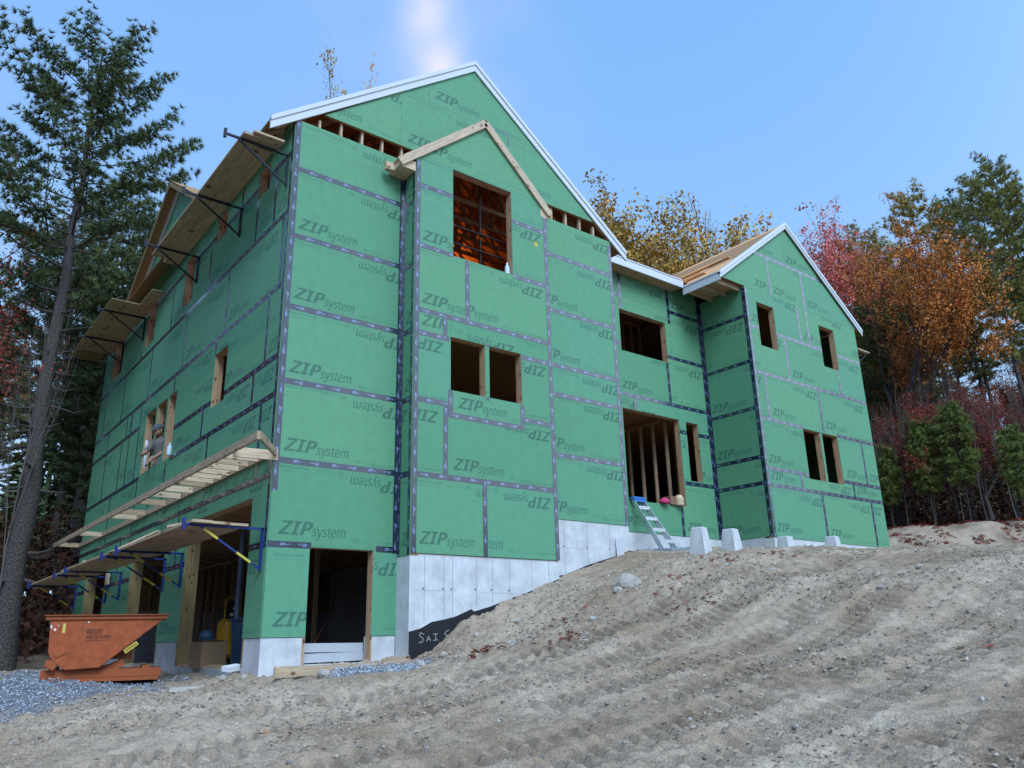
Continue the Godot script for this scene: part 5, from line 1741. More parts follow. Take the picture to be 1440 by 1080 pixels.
# ------------------------------------------------------------------ the man at the window
# meshes tapered capsules joined smoothly, as surface nets; bones: [a, b, ra, rb]
func net(b: MB, bones: Array, cell: float, k: float, squash := Vector3.ONE) -> void:
	var lo := Vector3(1e9, 1e9, 1e9)
	var hi := -lo
	for q in bones:
		var r: float = maxf(q[2], q[3]) + k + cell * 2.0
		lo = lo.min((q[0] as Vector3).min(q[1]) - Vector3.ONE * r)
		hi = hi.max((q[0] as Vector3).max(q[1]) + Vector3.ONE * r)
	var n := Vector3i(((hi - lo) / cell).ceil()) + Vector3i.ONE
	var sd := PackedFloat32Array()
	sd.resize(n.x * n.y * n.z)
	sd.fill(9.0)
	for q in bones:
		var a: Vector3 = q[0]
		var e: Vector3 = q[1]
		var ra: float = q[2]
		var rb: float = q[3]
		var r := maxf(ra, rb) + k * 1.2 + cell * 2.0
		var i0 := Vector3i(((a.min(e) - Vector3.ONE * r - lo) / cell).floor()).clamp(Vector3i.ZERO, n - Vector3i.ONE)
		var i1 := Vector3i(((a.max(e) + Vector3.ONE * r - lo) / cell).ceil()).clamp(Vector3i.ZERO, n - Vector3i.ONE)
		var ae := e - a
		var l2 := maxf(ae.length_squared(), 1e-8)
		for z in range(i0.z, i1.z + 1):
			for y in range(i0.y, i1.y + 1):
				for x in range(i0.x, i1.x + 1):
					var p := lo + Vector3(x, y, z) * cell
					var t := clampf((p - a).dot(ae) / l2, 0.0, 1.0)
					var d := p.distance_to(a + ae * t) - lerpf(ra, rb, t)
					var j := (z * n.y + y) * n.x + x
					var o := sd[j]
					var hh := maxf(k - absf(o - d), 0.0) / k
					sd[j] = minf(o, d) - hh * hh * k * 0.25
	var at := {}
	var vs := PackedVector3Array()
	var ns := PackedVector3Array()
	for z in n.z - 1:
		for y in n.y - 1:
			for x in n.x - 1:
				var j := (z * n.y + y) * n.x + x
				var c := [sd[j], sd[j + 1], sd[j + n.x], sd[j + n.x + 1], sd[j + n.x * n.y], sd[j + n.x * n.y + 1], sd[j + n.x * n.y + n.x], sd[j + n.x * n.y + n.x + 1]]
				var neg := 0
				for q in c:
					if q < 0.0:
						neg += 1
				if neg == 0 or neg == 8:
					continue
				var s := Vector3.ZERO
				var m := 0
				for q in [[0, 1], [2, 3], [4, 5], [6, 7], [0, 2], [1, 3], [4, 6], [5, 7], [0, 4], [1, 5], [2, 6], [3, 7]]:
					var d0: float = c[q[0]]
					var d1: float = c[q[1]]
					if (d0 < 0.0) != (d1 < 0.0):
						var t := d0 / (d0 - d1)
						var p0 := Vector3(q[0] & 1, (q[0] >> 1) & 1, q[0] >> 2)
						var p1 := Vector3(q[1] & 1, (q[1] >> 1) & 1, q[1] >> 2)
						s += p0.lerp(p1, t)
						m += 1
				at[j] = vs.size()
				vs.append(lo + (Vector3(x, y, z) + s / m) * cell)
				ns.append(Vector3(c[1] + c[3] + c[5] + c[7] - c[0] - c[2] - c[4] - c[6], c[2] + c[3] + c[6] + c[7] - c[0] - c[1] - c[4] - c[5], c[4] + c[5] + c[6] + c[7] - c[0] - c[1] - c[2] - c[3]).normalized())
	var st := [1, n.x, n.x * n.y]
	for j in at:
		for ax in 3:
			var d0 := sd[j]
			var d1 := sd[j + st[ax]]
			if (d0 < 0.0) == (d1 < 0.0):
				continue
			var u: int = st[(ax + 1) % 3]
			var w: int = st[(ax + 2) % 3]
			if not (at.has(j - u) and at.has(j - w) and at.has(j - u - w)):
				continue
			var q := [at[j], at[j - u], at[j - u - w], at[j - w]]
			if d0 >= 0.0:
				q.reverse()
			b.tri_n(vs[q[0]], vs[q[1]], vs[q[2]], ns[q[0]], ns[q[1]], ns[q[2]])
			b.tri_n(vs[q[0]], vs[q[2]], vs[q[3]], ns[q[0]], ns[q[2]], ns[q[3]])

func make_person() -> void:
	# local axes: +x is where he faces, y up from the deck, +z his right
	var o := thing("person", "man in grey cap and grey shirt leaning over a side window sill", "person", Vector3(0.20, 1.42, -6.62), PI + 0.62)
	var hipL := Vector3(0, 0.93, -0.09); var hipR := Vector3(0, 0.93, 0.09)
	var neck := Vector3(0.17, 1.45, 0)
	var head := Vector3(0.27, 1.62, 0.0)
	var shL := Vector3(0.15, 1.39, -0.19); var shR := Vector3(0.15, 1.39, 0.19)
	var elL := Vector3(0.30, 1.14, -0.24); var wrL := Vector3(0.48, 0.96, -0.10)
	var elR := Vector3(0.30, 1.15, 0.25); var wrR := Vector3(0.50, 1.05, 0.13)
	var b := MB.new()
	net(b, [[hipL, hipR, 0.12, 0.12], [Vector3(0, 0.95, 0), Vector3(0.07, 1.18, 0), 0.13, 0.125], [Vector3(0.07, 1.18, 0), Vector3(0.13, 1.36, 0), 0.13, 0.14], [shL, shR, 0.065, 0.065], [neck - Vector3(0.03, 0.05, 0), neck + Vector3(0.06, 0.08, 0), 0.058, 0.055],
		[hipL, Vector3(0.03, 0.48, -0.10), 0.085, 0.058], [Vector3(0.03, 0.48, -0.10), Vector3(-0.02, 0.08, -0.10), 0.056, 0.04], [hipR, Vector3(0.03, 0.48, 0.10), 0.085, 0.058], [Vector3(0.03, 0.48, 0.10), Vector3(-0.02, 0.08, 0.10), 0.056, 0.04],
		[Vector3(-0.03, 0.05, -0.10), Vector3(0.15, 0.035, -0.11), 0.045, 0.035], [Vector3(-0.03, 0.05, 0.10), Vector3(0.15, 0.035, 0.11), 0.045, 0.035],
		[shL, elL, 0.052, 0.041], [elL, wrL, 0.041, 0.028], [shR, elR, 0.052, 0.041], [elR, wrR, 0.041, 0.028]], 0.02, 0.05)
	# head: skull, jaw, brow, nose, ears, chin with beard shape
	var fx := Vector3(0.94, -0.34, 0.0)
	var upv := Vector3(0.34, 0.94, 0.0)
	var sd := Vector3(0, 0, 1)
	var hp := func(x: float, y: float, z: float) -> Vector3: return head + fx * x + upv * y + sd * z
	net(b, [[hp.call(-0.03, 0.03, 0), hp.call(0.02, 0.05, 0), 0.088, 0.080], [hp.call(0.02, -0.03, -0.02), hp.call(0.02, -0.03, 0.02), 0.066, 0.066], [hp.call(0.05, -0.085, 0), hp.call(0.065, -0.09, 0), 0.036, 0.028], [hp.call(-0.02, -0.07, 0), hp.call(-0.08, -0.16, 0), 0.05, 0.05],
		[hp.call(0.082, 0.015, 0), hp.call(0.108, -0.022, 0), 0.010, 0.015], [hp.call(0.075, 0.03, -0.035), hp.call(0.075, 0.03, 0.035), 0.014, 0.014], [hp.call(0.082, -0.055, -0.018), hp.call(0.082, -0.055, 0.018), 0.011, 0.011],
		[hp.call(-0.01, 0.015, -0.082), hp.call(-0.015, -0.025, -0.080), 0.014, 0.010], [hp.call(-0.01, 0.015, 0.082), hp.call(-0.015, -0.025, 0.080), 0.014, 0.010]], 0.008, 0.022)
	# hands: palm, four fingers, thumb; the left one rests on the sill, the right one is closed on a caulking gun
	for s in [[wrL, (Vector3(0.62, -0.72, 0.30)).normalized(), Vector3(0.6, 0.7, 0.2), 0.25], [wrR, Vector3(0.75, 0.35, -0.55).normalized(), Vector3(0.1, 0.8, 0.6), 0.95]]:
		var w0: Vector3 = s[0]
		var d: Vector3 = s[1]
		var nrm: Vector3 = ((s[2] as Vector3) - d * (s[2] as Vector3).dot(d)).normalized()
		var ac := d.cross(nrm)
		var curl: float = s[3]
		var hb := [[w0 - d * 0.02, w0 + d * 0.03, 0.028, 0.030], [w0 + d * 0.03 - ac * 0.02, w0 + d * 0.075 - ac * 0.028, 0.020, 0.015], [w0 + d * 0.03 + ac * 0.02, w0 + d * 0.075 + ac * 0.028, 0.020, 0.015], [w0 + d * 0.03, w0 + d * 0.08, 0.02, 0.015]]
		net(b, hb, 0.006, 0.012)
		for k in 4:
			var base := w0 + d * (0.082 - 0.004 * absf(k - 1.3)) + ac * (-0.032 + 0.0213 * k)
			var ln: float = [0.070, 0.078, 0.073, 0.057][k]
			var d1 := d.rotated(ac, -curl * 0.5)
			var d2 := d.rotated(ac, -curl * 1.4)
			var d3 := d.rotated(ac, -curl * 2.1)
			var p1 := base + d1 * ln * 0.45
			var p2 := p1 + d2 * ln * 0.32
			net(b, [[base - d * 0.01, p1, 0.0095, 0.0088], [p1, p2, 0.0088, 0.008], [p2, p2 + d3 * ln * 0.25, 0.008, 0.007]], 0.005, 0.006)
		var tb := w0 + d * 0.03 - ac * 0.03
		var t1 := tb + (d * 0.7 - ac * 0.7).normalized() * 0.038
		net(b, [[tb, t1, 0.013, 0.010], [t1, t1 + (d * 0.9 - ac * 0.2 - nrm * curl * 0.5).normalized() * 0.032, 0.010, 0.008]], 0.005, 0.006)
	obj("body", b.mesh(), M.skin, o)
	var sh := MB.new()
	net(sh, [[Vector3(0, 0.93, -0.06), Vector3(0, 0.93, 0.06), 0.148, 0.148], [Vector3(0, 0.95, 0), Vector3(0.07, 1.18, 0), 0.148, 0.142], [Vector3(0.07, 1.18, 0), Vector3(0.13, 1.36, 0), 0.146, 0.156], [shL, shR, 0.080, 0.080], [shL, shL.lerp(elL, 0.62), 0.070, 0.064], [shR, shR.lerp(elR, 0.62), 0.070, 0.064]], 0.018, 0.05)
	obj("shirt", sh.mesh(), M.shirt, o)
	var tr := MB.new()
	net(tr, [[hipL, hipR, 0.135, 0.135], [hipL, Vector3(0.03, 0.48, -0.10), 0.10, 0.075], [Vector3(0.03, 0.48, -0.10), Vector3(-0.02, 0.10, -0.10), 0.075, 0.062], [hipR, Vector3(0.03, 0.48, 0.10), 0.10, 0.075], [Vector3(0.03, 0.48, 0.10), Vector3(-0.02, 0.10, 0.10), 0.075, 0.062]], 0.025, 0.04)
	obj("trousers", tr.mesh(), M.trousers, o)
	var bo := MB.new()
	for s in [-0.105, 0.105]:
		net(bo, [[Vector3(-0.035, 0.06, s), Vector3(0.16, 0.045, s), 0.058, 0.045], [Vector3(-0.025, 0.08, s), Vector3(-0.02, 0.17, s), 0.058, 0.06]], 0.016, 0.03)
	obj("boots", bo.mesh(), M.boots, o)
	var cp := MB.new()
	net(cp, [[hp.call(-0.035, 0.055, 0), hp.call(0.012, 0.062, 0), 0.092, 0.088]], 0.009, 0.01)
	net(cp, [[hp.call(0.09, 0.052, -0.045), hp.call(0.09, 0.052, 0.045), 0.011, 0.011], [hp.call(0.12, 0.046, -0.04), hp.call(0.12, 0.046, 0.04), 0.010, 0.010], [hp.call(0.15, 0.038, -0.03), hp.call(0.15, 0.038, 0.03), 0.009, 0.009]], 0.006, 0.03)
	obj("cap", cp.mesh(), M.cap_grey, o)
	var hr := MB.new()
	net(hr, [[hp.call(-0.07, 0.0, -0.02), hp.call(-0.07, 0.0, 0.02), 0.058, 0.058], [hp.call(-0.03, -0.01, -0.072), hp.call(0.0, -0.03, -0.074), 0.018, 0.012], [hp.call(-0.03, -0.01, 0.072), hp.call(0.0, -0.03, 0.074), 0.018, 0.012], [hp.call(0.055, -0.10, -0.02), hp.call(0.055, -0.10, 0.02), 0.030, 0.030]], 0.008, 0.015)
	obj("hair", hr.mesh(), M.hair, o)
	for s in [-1.0, 1.0]:
		var ey := SphereMesh.new()
		ey.radius = 0.0125
		ey.height = 0.025
		ey.radial_segments = 10
		ey.rings = 6
		var e := obj("eye", ey, M.eye_white, o)
		e.position = hp.call(0.071, 0.008, 0.033 * s)
		var pu := SphereMesh.new()
		pu.radius = 0.006
		pu.height = 0.012
		pu.radial_segments = 8
		pu.rings = 4
		var pp := obj("pupil", pu, M.black_plastic, e)
		pp.position = fx * 0.009
	# white board held upright in front of him
	var bd := lumber_thing("white_batten", "narrow white batten held upright by the man in the window", "batten", Vector3(-0.11, 2.30, -6.86), Vector3(-0.10, 2.92, -6.98), 0.055, 0.02, M.white_paper)
	var gun := thing("caulking_gun", "dark caulking gun held over the sill by the man", "tool", Vector3(-0.14, 2.33, -6.52), 0.7)
	var gm := MB.new()
	gm.tube([Vector3(0, 0.0, 0), Vector3(0.12, 0.16, 0)], [0.024, 0.024], 10)
	obj("barrel", gm.mesh(), M.aluminium, gun)
	var g2 := MB.new()
	g2.bar(Vector3(-0.01, -0.02, 0), Vector3(-0.06, -0.08, 0), 0.018, 0.03)
	obj("grip", g2.mesh(), M.black_plastic, gun)

# ------------------------------------------------------------------ trees
func tuft_mesh(sd: int, n: int, length: float, width: float) -> ArrayMesh: # a spray of needles
	var r := RandomNumberGenerator.new()
	r.seed = sd
	var b := MB.new()
	for i in n:
		var a := TAU * i / n * 2.4
		var d := Vector3(cos(a) * 0.75, 0.45 + r.randf_range(-0.35, 0.5), sin(a) * 0.75).normalized()
		var s := d.cross(Vector3(r.randf() - 0.5, r.randf() - 0.5, r.randf() - 0.5)).normalized() * width * 0.5
		var l := length * r.randf_range(0.65, 1.1)
		b.tri(-s, s, d * l)
	return b.mesh()

func leaf_mesh(sd: int, n: int, radius: float, size: float) -> ArrayMesh: # a loose spray of leaves
	var r := RandomNumberGenerator.new()
	r.seed = sd
	var b := MB.new()
	for i in n:
		var c := Vector3(r.randfn(), r.randfn() * 0.7, r.randfn()) * radius * 0.55
		var d := Vector3(r.randf() - 0.5, r.randf() - 0.7, r.randf() - 0.5).normalized()
		var s := d.cross(Vector3(r.randf() - 0.5, r.randf() - 0.5, r.randf() - 0.5)).normalized()
		var l := size * r.randf_range(0.35, 1.2)
		b.tri(c, c + d * l * 0.5 + s * l * 0.38, c + d * l)
		b.tri(c, c + d * l, c + d * l * 0.5 - s * l * 0.38 + Vector3(0, 0.01, 0))
	return b.mesh()

func crown_of(mesh: Mesh, xf: Array, m: Material, parent: Node3D, r: RandomNumberGenerator, vary := 0.42) -> void:
	var mm := MultiMesh.new()
	mm.transform_format = MultiMesh.TRANSFORM_3D
	mm.use_colors = true
	mm.mesh = mesh
	mm.instance_count = xf.size()
	for i in xf.size():
		mm.set_instance_transform(i, xf[i])
		var k := 1.0 + r.randf_range(-vary, vary)
		var w := r.randf_range(-0.2, 0.2)
		mm.set_instance_color(i, Color(k * (1.0 + w), k, k * (1.0 - w)))
	var o := MultiMeshInstance3D.new()
	o.multimesh = mm
	o.material_override = m
	o.name = "crown"
	o.set_meta("kind", "stuff")
	parent.add_child(o, true)

func spin(r: RandomNumberGenerator, d: Vector3, scale_: float) -> Basis: # y along d, turned at random, scaled
	var x := d.cross(Vector3(r.randf() - 0.5, r.randf() - 0.5, r.randf() - 0.5)).normalized()
	var z := x.cross(d).normalized()
	return Basis(x * scale_, d.normalized() * scale_, z * scale_)

func make_pine(sd: int, h: float, r0: float, bare: float, spread: float, dense: float, tl: float, upper := 0.75, low_limbs := 1.0) -> Node3D:
	var r := RandomNumberGenerator.new()
	r.seed = sd
	var o := Node3D.new()
	var b := MB.new()
	var pts := []
	var rad := []
	var lean := Vector3(r.randf_range(-0.02, 0.02), 0, r.randf_range(-0.02, 0.02))
	for i in 13:
		var t := i / 12.0
		pts.append(Vector3(0, h * t, 0) + lean * h * t + Vector3(r.randfn(), 0, r.randfn()) * 0.05 * t * (1 - t) * 4)
		rad.append(r0 * (1.0 - 0.93 * pow(t, 0.85)) * (1.28 if i == 0 else 1.0))
	b.tube(pts, rad, 10, false)
	var xf := []
	var y := h * 0.14
	while y < h * 0.985:
		var t := y / h
		var n := 3 + r.randi() % 3
		var a0 := r.randf() * TAU
		var live := clampf((t - bare) / 0.10, 0.0, 1.0)
		for k in n:
			if t < bare and r.randf() < 0.45:
				continue
			var prof := spread * clampf(1.08 - pow(absf(t - 0.58) / 0.47, 2.0), 0.10, 1.0) if t > 0.58 else spread * lerpf(0.55, 1.0, clampf((t - bare) / maxf(0.05, 0.58 - bare), 0.0, 1.0))
			var ln := prof * r.randf_range(0.55, 1.12)
			if t < bare:
				ln *= r.randf_range(0.35, 0.8) * low_limbs
			var a := a0 + TAU * k / n + r.randf_range(-0.35, 0.35)
			var out := Vector3(cos(a), 0, sin(a))
			var rise := lerpf(-0.12, upper, clampf((t - 0.35) / 0.65, 0.0, 1.0)) + r.randf_range(-0.12, 0.12)
			var base := lean * y + Vector3(0, y, 0)
			var bp := [base]
			var br := [maxf(0.010, r0 * 0.20 * (1.0 - t) + 0.012)]
			for q in 4:
				var s := (q + 1) / 4.0
				bp.append(base + out * ln * s + Vector3(0, ln * (rise * s + 0.22 * s * s) - 0.10 * ln * sin(s * 2.2), 0) + Vector3(r.randfn(), r.randfn() * 0.6, r.randfn()) * 0.035 * ln)
				br.append(br[0] * (1.0 - s * 0.85))
			b.tube(bp, br, 5, false)
			if live <= 0.0:
				continue
			var subs := int(ln * 3.2 * dense) + 3
			for q in subs:
				var s := lerpf(0.30, 1.0, (q + r.randf()) / subs)
				var j := mini(3, int(s * 4.0))
				var p0: Vector3 = (bp[j] as Vector3).lerp(bp[j + 1], s * 4.0 - j)
				var dir := (out.rotated(Vector3.UP, (0.75 if q % 2 == 0 else -0.75) * r.randf_range(0.4, 1.25)) + Vector3(0, 0.28 + r.randf_range(-0.1, 0.25), 0)).normalized()
				var sl := ln * r.randf_range(0.16, 0.34) * (1.25 - s * 0.6) + 0.12
				if sl > 0.35:
					b.tube([p0, p0 + dir * sl], [0.012, 0.004], 3, false)
				var m := int(sl / 0.16 * dense) + 2
				for w in m:
					if r.randf() > 0.35 + 0.65 * live:
						continue
					var c := p0 + dir * sl * (w + 0.6) / m + Vector3(r.randfn(), r.randfn(), r.randfn()) * 0.06
					xf.append(Transform3D(spin(r, (dir + Vector3(0, 0.35, 0) + Vector3(r.randfn(), r.randfn(), r.randfn()) * 0.3).normalized(), r.randf_range(0.75, 1.25)), c))
		y += h * 0.030 * r.randf_range(0.7, 1.3)
	var tm := MeshInstance3D.new()
	tm.mesh = b.mesh()
	tm.material_override = M.bark
	tm.name = "trunk"
	o.add_child(tm)
	crown_of(tuft_mesh(sd, 20, tl, 0.026), xf, M.needles, o, r)
	return o

func make_leaf_tree(sd: int, h: float, r0: float, spread: float, leaf_n: int, fork: float, density: float, lsize: float) -> Node3D:
	var r := RandomNumberGenerator.new()
	r.seed = sd
	var o := Node3D.new()
	var b := MB.new()
	var xf := []
	# limbs grow from a work list: [start, direction, length, radius, level]
	var todo := [[Vector3.ZERO, Vector3(r.randf_range(-0.05, 0.05), 1, r.randf_range(-0.05, 0.05)).normalized(), h * fork, r0, 0]]
	while not todo.is_empty():
		var q: Array = todo.pop_back()
		var p: Vector3 = q[0]
		var d: Vector3 = q[1]
		var ln: float = q[2]
		var rr: float = q[3]
		var lv: int = q[4]
		var pts := [p]
		var rad := [rr * (1.25 if lv == 0 else 1.0)]
		var seg := 4
		for i in seg:
			d = (d + Vector3(r.randfn(), r.randfn() * 0.6, r.randfn()) * 0.11 + Vector3(0, 0.05, 0)).normalized()
			p += d * ln / seg
			pts.append(p)
			rad.append(rr * lerpf(1.0, 0.62, (i + 1.0) / seg))
		b.tube(pts, rad, [9, 7, 5, 4, 3, 3][mini(lv, 5)], false)
		if lv >= 3:
			for i in range(1, 5):
				if r.randf() < density:
					xf.append(Transform3D(spin(r, Vector3(r.randfn(), r.randfn() + 0.4, r.randfn()).normalized(), r.randf_range(0.7, 1.3)), pts[i] + Vector3(r.randfn(), r.randfn(), r.randfn()) * 0.12))
		if lv >= 4:
			continue
		var n: int = [4, 4, 3, 3][lv] + (r.randi() % 2)
		for k in n:
			var tt := 1.0 if k == 0 else r.randf_range(0.35 if lv > 0 else 0.6, 1.0)
			var j := mini(seg - 1, int(tt * seg))
			var st: Vector3 = (pts[j] as Vector3).lerp(pts[j + 1], tt * seg - j)
			var a := TAU * (float(k) + r.randf_range(-0.3, 0.3)) / n
			var side := d.cross(Vector3(0.3, 0.2, 0.9)).normalized().rotated(d, a)
			var nd := (d * (0.75 if k > 0 else 1.2) + side * spread * (0.9 if k > 0 else 0.25) + Vector3(0, 0.12, 0)).normalized()
			todo.append([st, nd, ln * r.randf_range(0.58, 0.82) if lv > 0 else h * r.randf_range(0.22, 0.32), rr * (0.62 if k == 0 else 0.45), lv + 1])
	var tm := MeshInstance3D.new()
	tm.mesh = b.mesh()
	tm.material_override = M.bark
	tm.name = "trunk"
	o.add_child(tm)
	crown_of(leaf_mesh(sd, leaf_n, 0.36, lsize), xf, M.leaf_bronze, o, r)
	return o

var protos := {}

func plant(kind: String, x: float, z: float, h: float, leaf: String, label: String, group := "", turn := -1.0, wide := 1.0, bark := "bark") -> void:
	var q: Array = protos[kind]
	var src: Node3D = q[0]
	var o: Node3D = src.duplicate()
	var base: String = {"pine": "pine_tree", "young": "young_pine", "leaf": "leaf_tree"}[q[2]]
	o.name = numbered(base)
	add_child(o)
	var s: float = h / q[1]
	o.position = Vector3(x, height(x, z, false) - 0.15, z)
	o.rotation.y = rng.randf() * TAU if turn < 0.0 else turn
	o.scale = Vector3(s * wide, s, s * wide)
	(o.get_node("crown") as MultiMeshInstance3D).material_override = M[leaf]
	(o.get_node("trunk") as MeshInstance3D).material_override = M[bark]
	tag(o, label, "tree", group)

func make_trees() -> void:
	protos["big"] = [make_pine(3, 18.0, 0.31, 0.52, 3.3, 1.35, 0.17, 0.85, 1.4), 18.0, "pine"]
	protos["pa"] = [make_pine(21, 18.0, 0.30, 0.40, 2.9, 1.35, 0.21), 18.0, "pine"]
	protos["pb"] = [make_pine(22, 20.0, 0.34, 0.50, 3.1, 1.35, 0.21), 20.0, "pine"]
	protos["pc"] = [make_pine(23, 16.0, 0.26, 0.25, 2.7, 1.35, 0.21), 16.0, "pine"]
	protos["yp"] = [make_pine(31, 5.0, 0.05, 0.34, 0.70, 1.35, 0.15, 0.6), 5.0, "young"]
	protos["la"] = [make_leaf_tree(41, 16.0, 0.26, 0.62, 34, 0.30, 1.0, 0.14), 16.0, "leaf"]
	protos["lb"] = [make_leaf_tree(42, 16.0, 0.20, 0.50, 16, 0.40, 0.8, 0.10), 16.0, "leaf"]
	protos["lc"] = [make_leaf_tree(43, 15.0, 0.22, 0.85, 30, 0.26, 1.0, 0.13), 15.0, "leaf"]
	protos["ld"] = [make_leaf_tree(46, 16.0, 0.19, 0.42, 36, 0.24, 1.0, 0.14), 16.0, "leaf"]
	protos["lp"] = [make_leaf_tree(48, 16.0, 0.17, 0.55, 22, 0.36, 0.62, 0.15), 16.0, "leaf"]
	protos["pt"] = [make_pine(24, 20.0, 0.20, 0.42, 1.9, 1.25, 0.21), 20.0, "pine"]
	protos["lt"] = [make_leaf_tree(51, 16.0, 0.19, 0.46, 28, 0.36, 0.9, 0.13), 16.0, "leaf"]
	protos["bare"] = [make_leaf_tree(44, 14.0, 0.13, 0.42, 5, 0.5, 0.10, 0.13), 14.0, "leaf"]
	# left side
	plant("big", -1.45, -12.9, 18.6, "needles", "tall thick white pine at the far left with bare lower limbs", "", 0.6)
	plant("bare", -2.5, -5.9, 6.2, "leaf_brown", "thin pale leaning sapling before the big left pine", "", 1.0, 0.32, "bark_pale")
	plant("pc", 2.2, -20.0, 14.6, "needles", "dark pine close behind the far left corner of the house")
	plant("pb", -0.8, -19.5, 14.6, "needles", "dark pine right of the big left pine, behind the upper walkway")
	plant("pa", 2.4, -27.5, 20.6, "needles", "tall thin topped pine rising over the dormer at the left")
	plant("lb", 5.6, -26.0, 21.5, "leaf_green", "pale green airy tree rising behind the upper walkway planks", "", 0.3)
	plant("lb", 3.4, -25.5, 19.0, "leaf_green", "pale green airy tree just right of the big left pine's top")
	plant("lt", 8.6, -16.2, 20.9, "leaf_bronze", "golden tree with its tip showing above the left roof slope", "", 2.0, 0.5)
	plant("lb", -6.2, -13.4, 12.5, "leaf_red", "rust red oak at the left edge behind the big pine")
	plant("pa", -3.2, -24.0, 14.5, "needles", "dark pine low between the big left pine and the house", "", 2.0)
	plant("pc", -5.5, -19.0, 11.5, "needles", "bushy dark pine left behind the big left pine", "", 3.0)
	plant("lc", -4.2, -16.5, 7.0, "leaf_brown", "brown leaved small tree low behind the big left pine")
	# behind the house, between gable and wing
	plant("la", 26.2, -12.6, 21.4, "leaf_bronze", "broad golden bronze oak behind the middle roof", "", 1.3, 0.95)
	plant("la", 24.2, -16.5, 16.6, "leaf_bronze", "bronze oak just right of the main gable's end", "", 4.0, 0.8)
	plant("lb", 33.5, -13.5, 20.5, "leaf_bronze", "small topped bronze tree just left of the wing gable peak")
	plant("pa", 25.0, -17.5, 18.4, "needles_olive", "pine behind the right end of the main gable")
	# right side
	plant("lp", 31.4, -8.0, 16.6, "leaf_pink", "sparse tree with pink red leaves right of the wing gable", "", 0.5, 0.85)
	plant("pc", 37.5, -8.8, 17.5, "needles_gold", "yellowish pine between the pink tree and the orange tree")
	plant("pc", 30.6, -5.6, 10.8, "needles", "shorter dark pine beside the right wing corner")
	plant("lt", 28.2, -4.9, 13.6, "leaf_orange", "tall orange oak standing behind the right wing", "", 2.2, 0.8)
	plant("pt", 33.4, -4.0, 17.2, "needles_gold", "golden topped pine rising out of the orange oak")
	plant("pt", 32.2, 0.3, 16.6, "needles_olive", "tall olive pine at the right edge, nearest the lot", "", 1.1, 1.0)
	plant("pt", 33.8, 2.6, 16.8, "needles_olive", "olive pine cut by the right edge of the view")
	plant("pt", 38.5, -1.6, 18.0, "needles_olive", "tall slim pine set back between the two right edge pines", "", 3.0)
	plant("pt", 36.6, -3.9, 17.6, "needles", "slim dark pine just right of the golden topped pine", "", 4.4)
	plant("lc", 27.4, -1.0, 6.6, "leaf_red", "deep red maple low among the trunks at the right", "", 0.4, 1.0)
	plant("lc", 28.6, 0.6, 5.6, "leaf_maroon", "maroon maple low at the right edge before the pines", "", 2.4, 1.1)
	plant("lc", 27.8, -4.6, 5.4, "leaf_maroon", "maroon shrubby tree just past the right wing corner", "", 3.4, 1.0)
	plant("lt", 30.6, -3.4, 9.6, "leaf_rust", "rust brown oak right of the orange oak, below the pines", "", 5.0, 0.7)
	plant("yp", 25.3, -3.6, 3.4, "needles_young", "young green pine nearest the right wing corner", "", 0.2)
	plant("yp", 25.5, -2.2, 4.0, "needles_young", "young green pine with a bushy top in the middle of the bank", "", 1.2)
	plant("yp", 25.6, -1.0, 4.4, "needles_young", "tallest young green pine on the right bank", "", 2.2)
	plant("yp", 25.2, 1.0, 3.6, "needles_young", "young green pine farthest right on the bank", "", 3.2)
	plant("yp", 27.2, -2.9, 4.6, "needles_young", "young green pine behind the others on the right bank", "", 4.2)
	plant("pt", 30.4, -1.2, 14.6, "needles_olive", "slender olive pine with a long bare trunk, left of the right edge pines", "", 0.9, 0.8)
	plant("pc", 34.4, -7.4, 14.6, "needles_gold", "yellow green pine between the pink tree and the orange oak", "", 3.9, 0.9)
	plant("ld", 33.0, 1.2, 9.5, "leaf_rust", "rust tree low between the trunks of the right edge pines", "", 1.9, 0.7)
	plant("pt", 29.2, 0.3, 14.6, "needles_olive", "nearest slim pine at the right edge, above the young pines", "", 2.7, 0.9)
	plant("pt", 30.8, 2.4, 15.0, "needles", "dark slim pine half cut by the right edge", "", 5.1, 0.9)
	# slim bare saplings on the bank
	for k in 9:
		plant("bare", 25.0 + 0.55 * (k % 5) + 0.2 * k, -4.0 + 0.68 * k, 4.4 + 0.5 * (k % 3), "leaf_brown", "slim bare sapling among the young pines on the right bank", "slim bare saplings on the right bank", k * 0.7, 0.6, "bark_pale")
	# the wood beyond
	for k in 46:
		var a: float
		var d: float
		var x: float
		var z: float
		if k < 20:
			x = rng.randf_range(-26.0, 14.0)
			z = -30.0 - rng.randf() * 16.0 - maxf(0.0, x) * 0.4
			if x < -6.0:
				z = rng.randf_range(-34.0, -14.0)
		else:
			a = rng.randf_range(-0.62, 0.16)
			d = rng.randf_range(47.0, 64.0)
			x = CAM.x + d * cos(a)
			z = CAM.z + d * sin(a)
		var kinds := ["pa", "pb", "pc", "pa", "pb", "la"]
		var kd: String = kinds[rng.randi() % 6]
		var lf: String = ["needles", "needles", "needles_olive"][rng.randi() % 3]
		if kd == "la":
			lf = ["leaf_rust", "leaf_brown", "leaf_orange"][rng.randi() % 3]
		var hh := rng.randf_range(11.5, 15.5) if k >= 20 else rng.randf_range(13.0, 17.0)
		if kd == "la":
			plant(kd, x, z, hh * 0.8, lf, "autumn leaved tree in the wood beyond the lot", "broad leaved trees of the wood behind")
		else:
			plant(kd, x, z, hh, lf, "dark pine in the wood beyond the lot", "pines of the wood behind")
	for q in protos.values():
		q[0].free()
	make_woods()

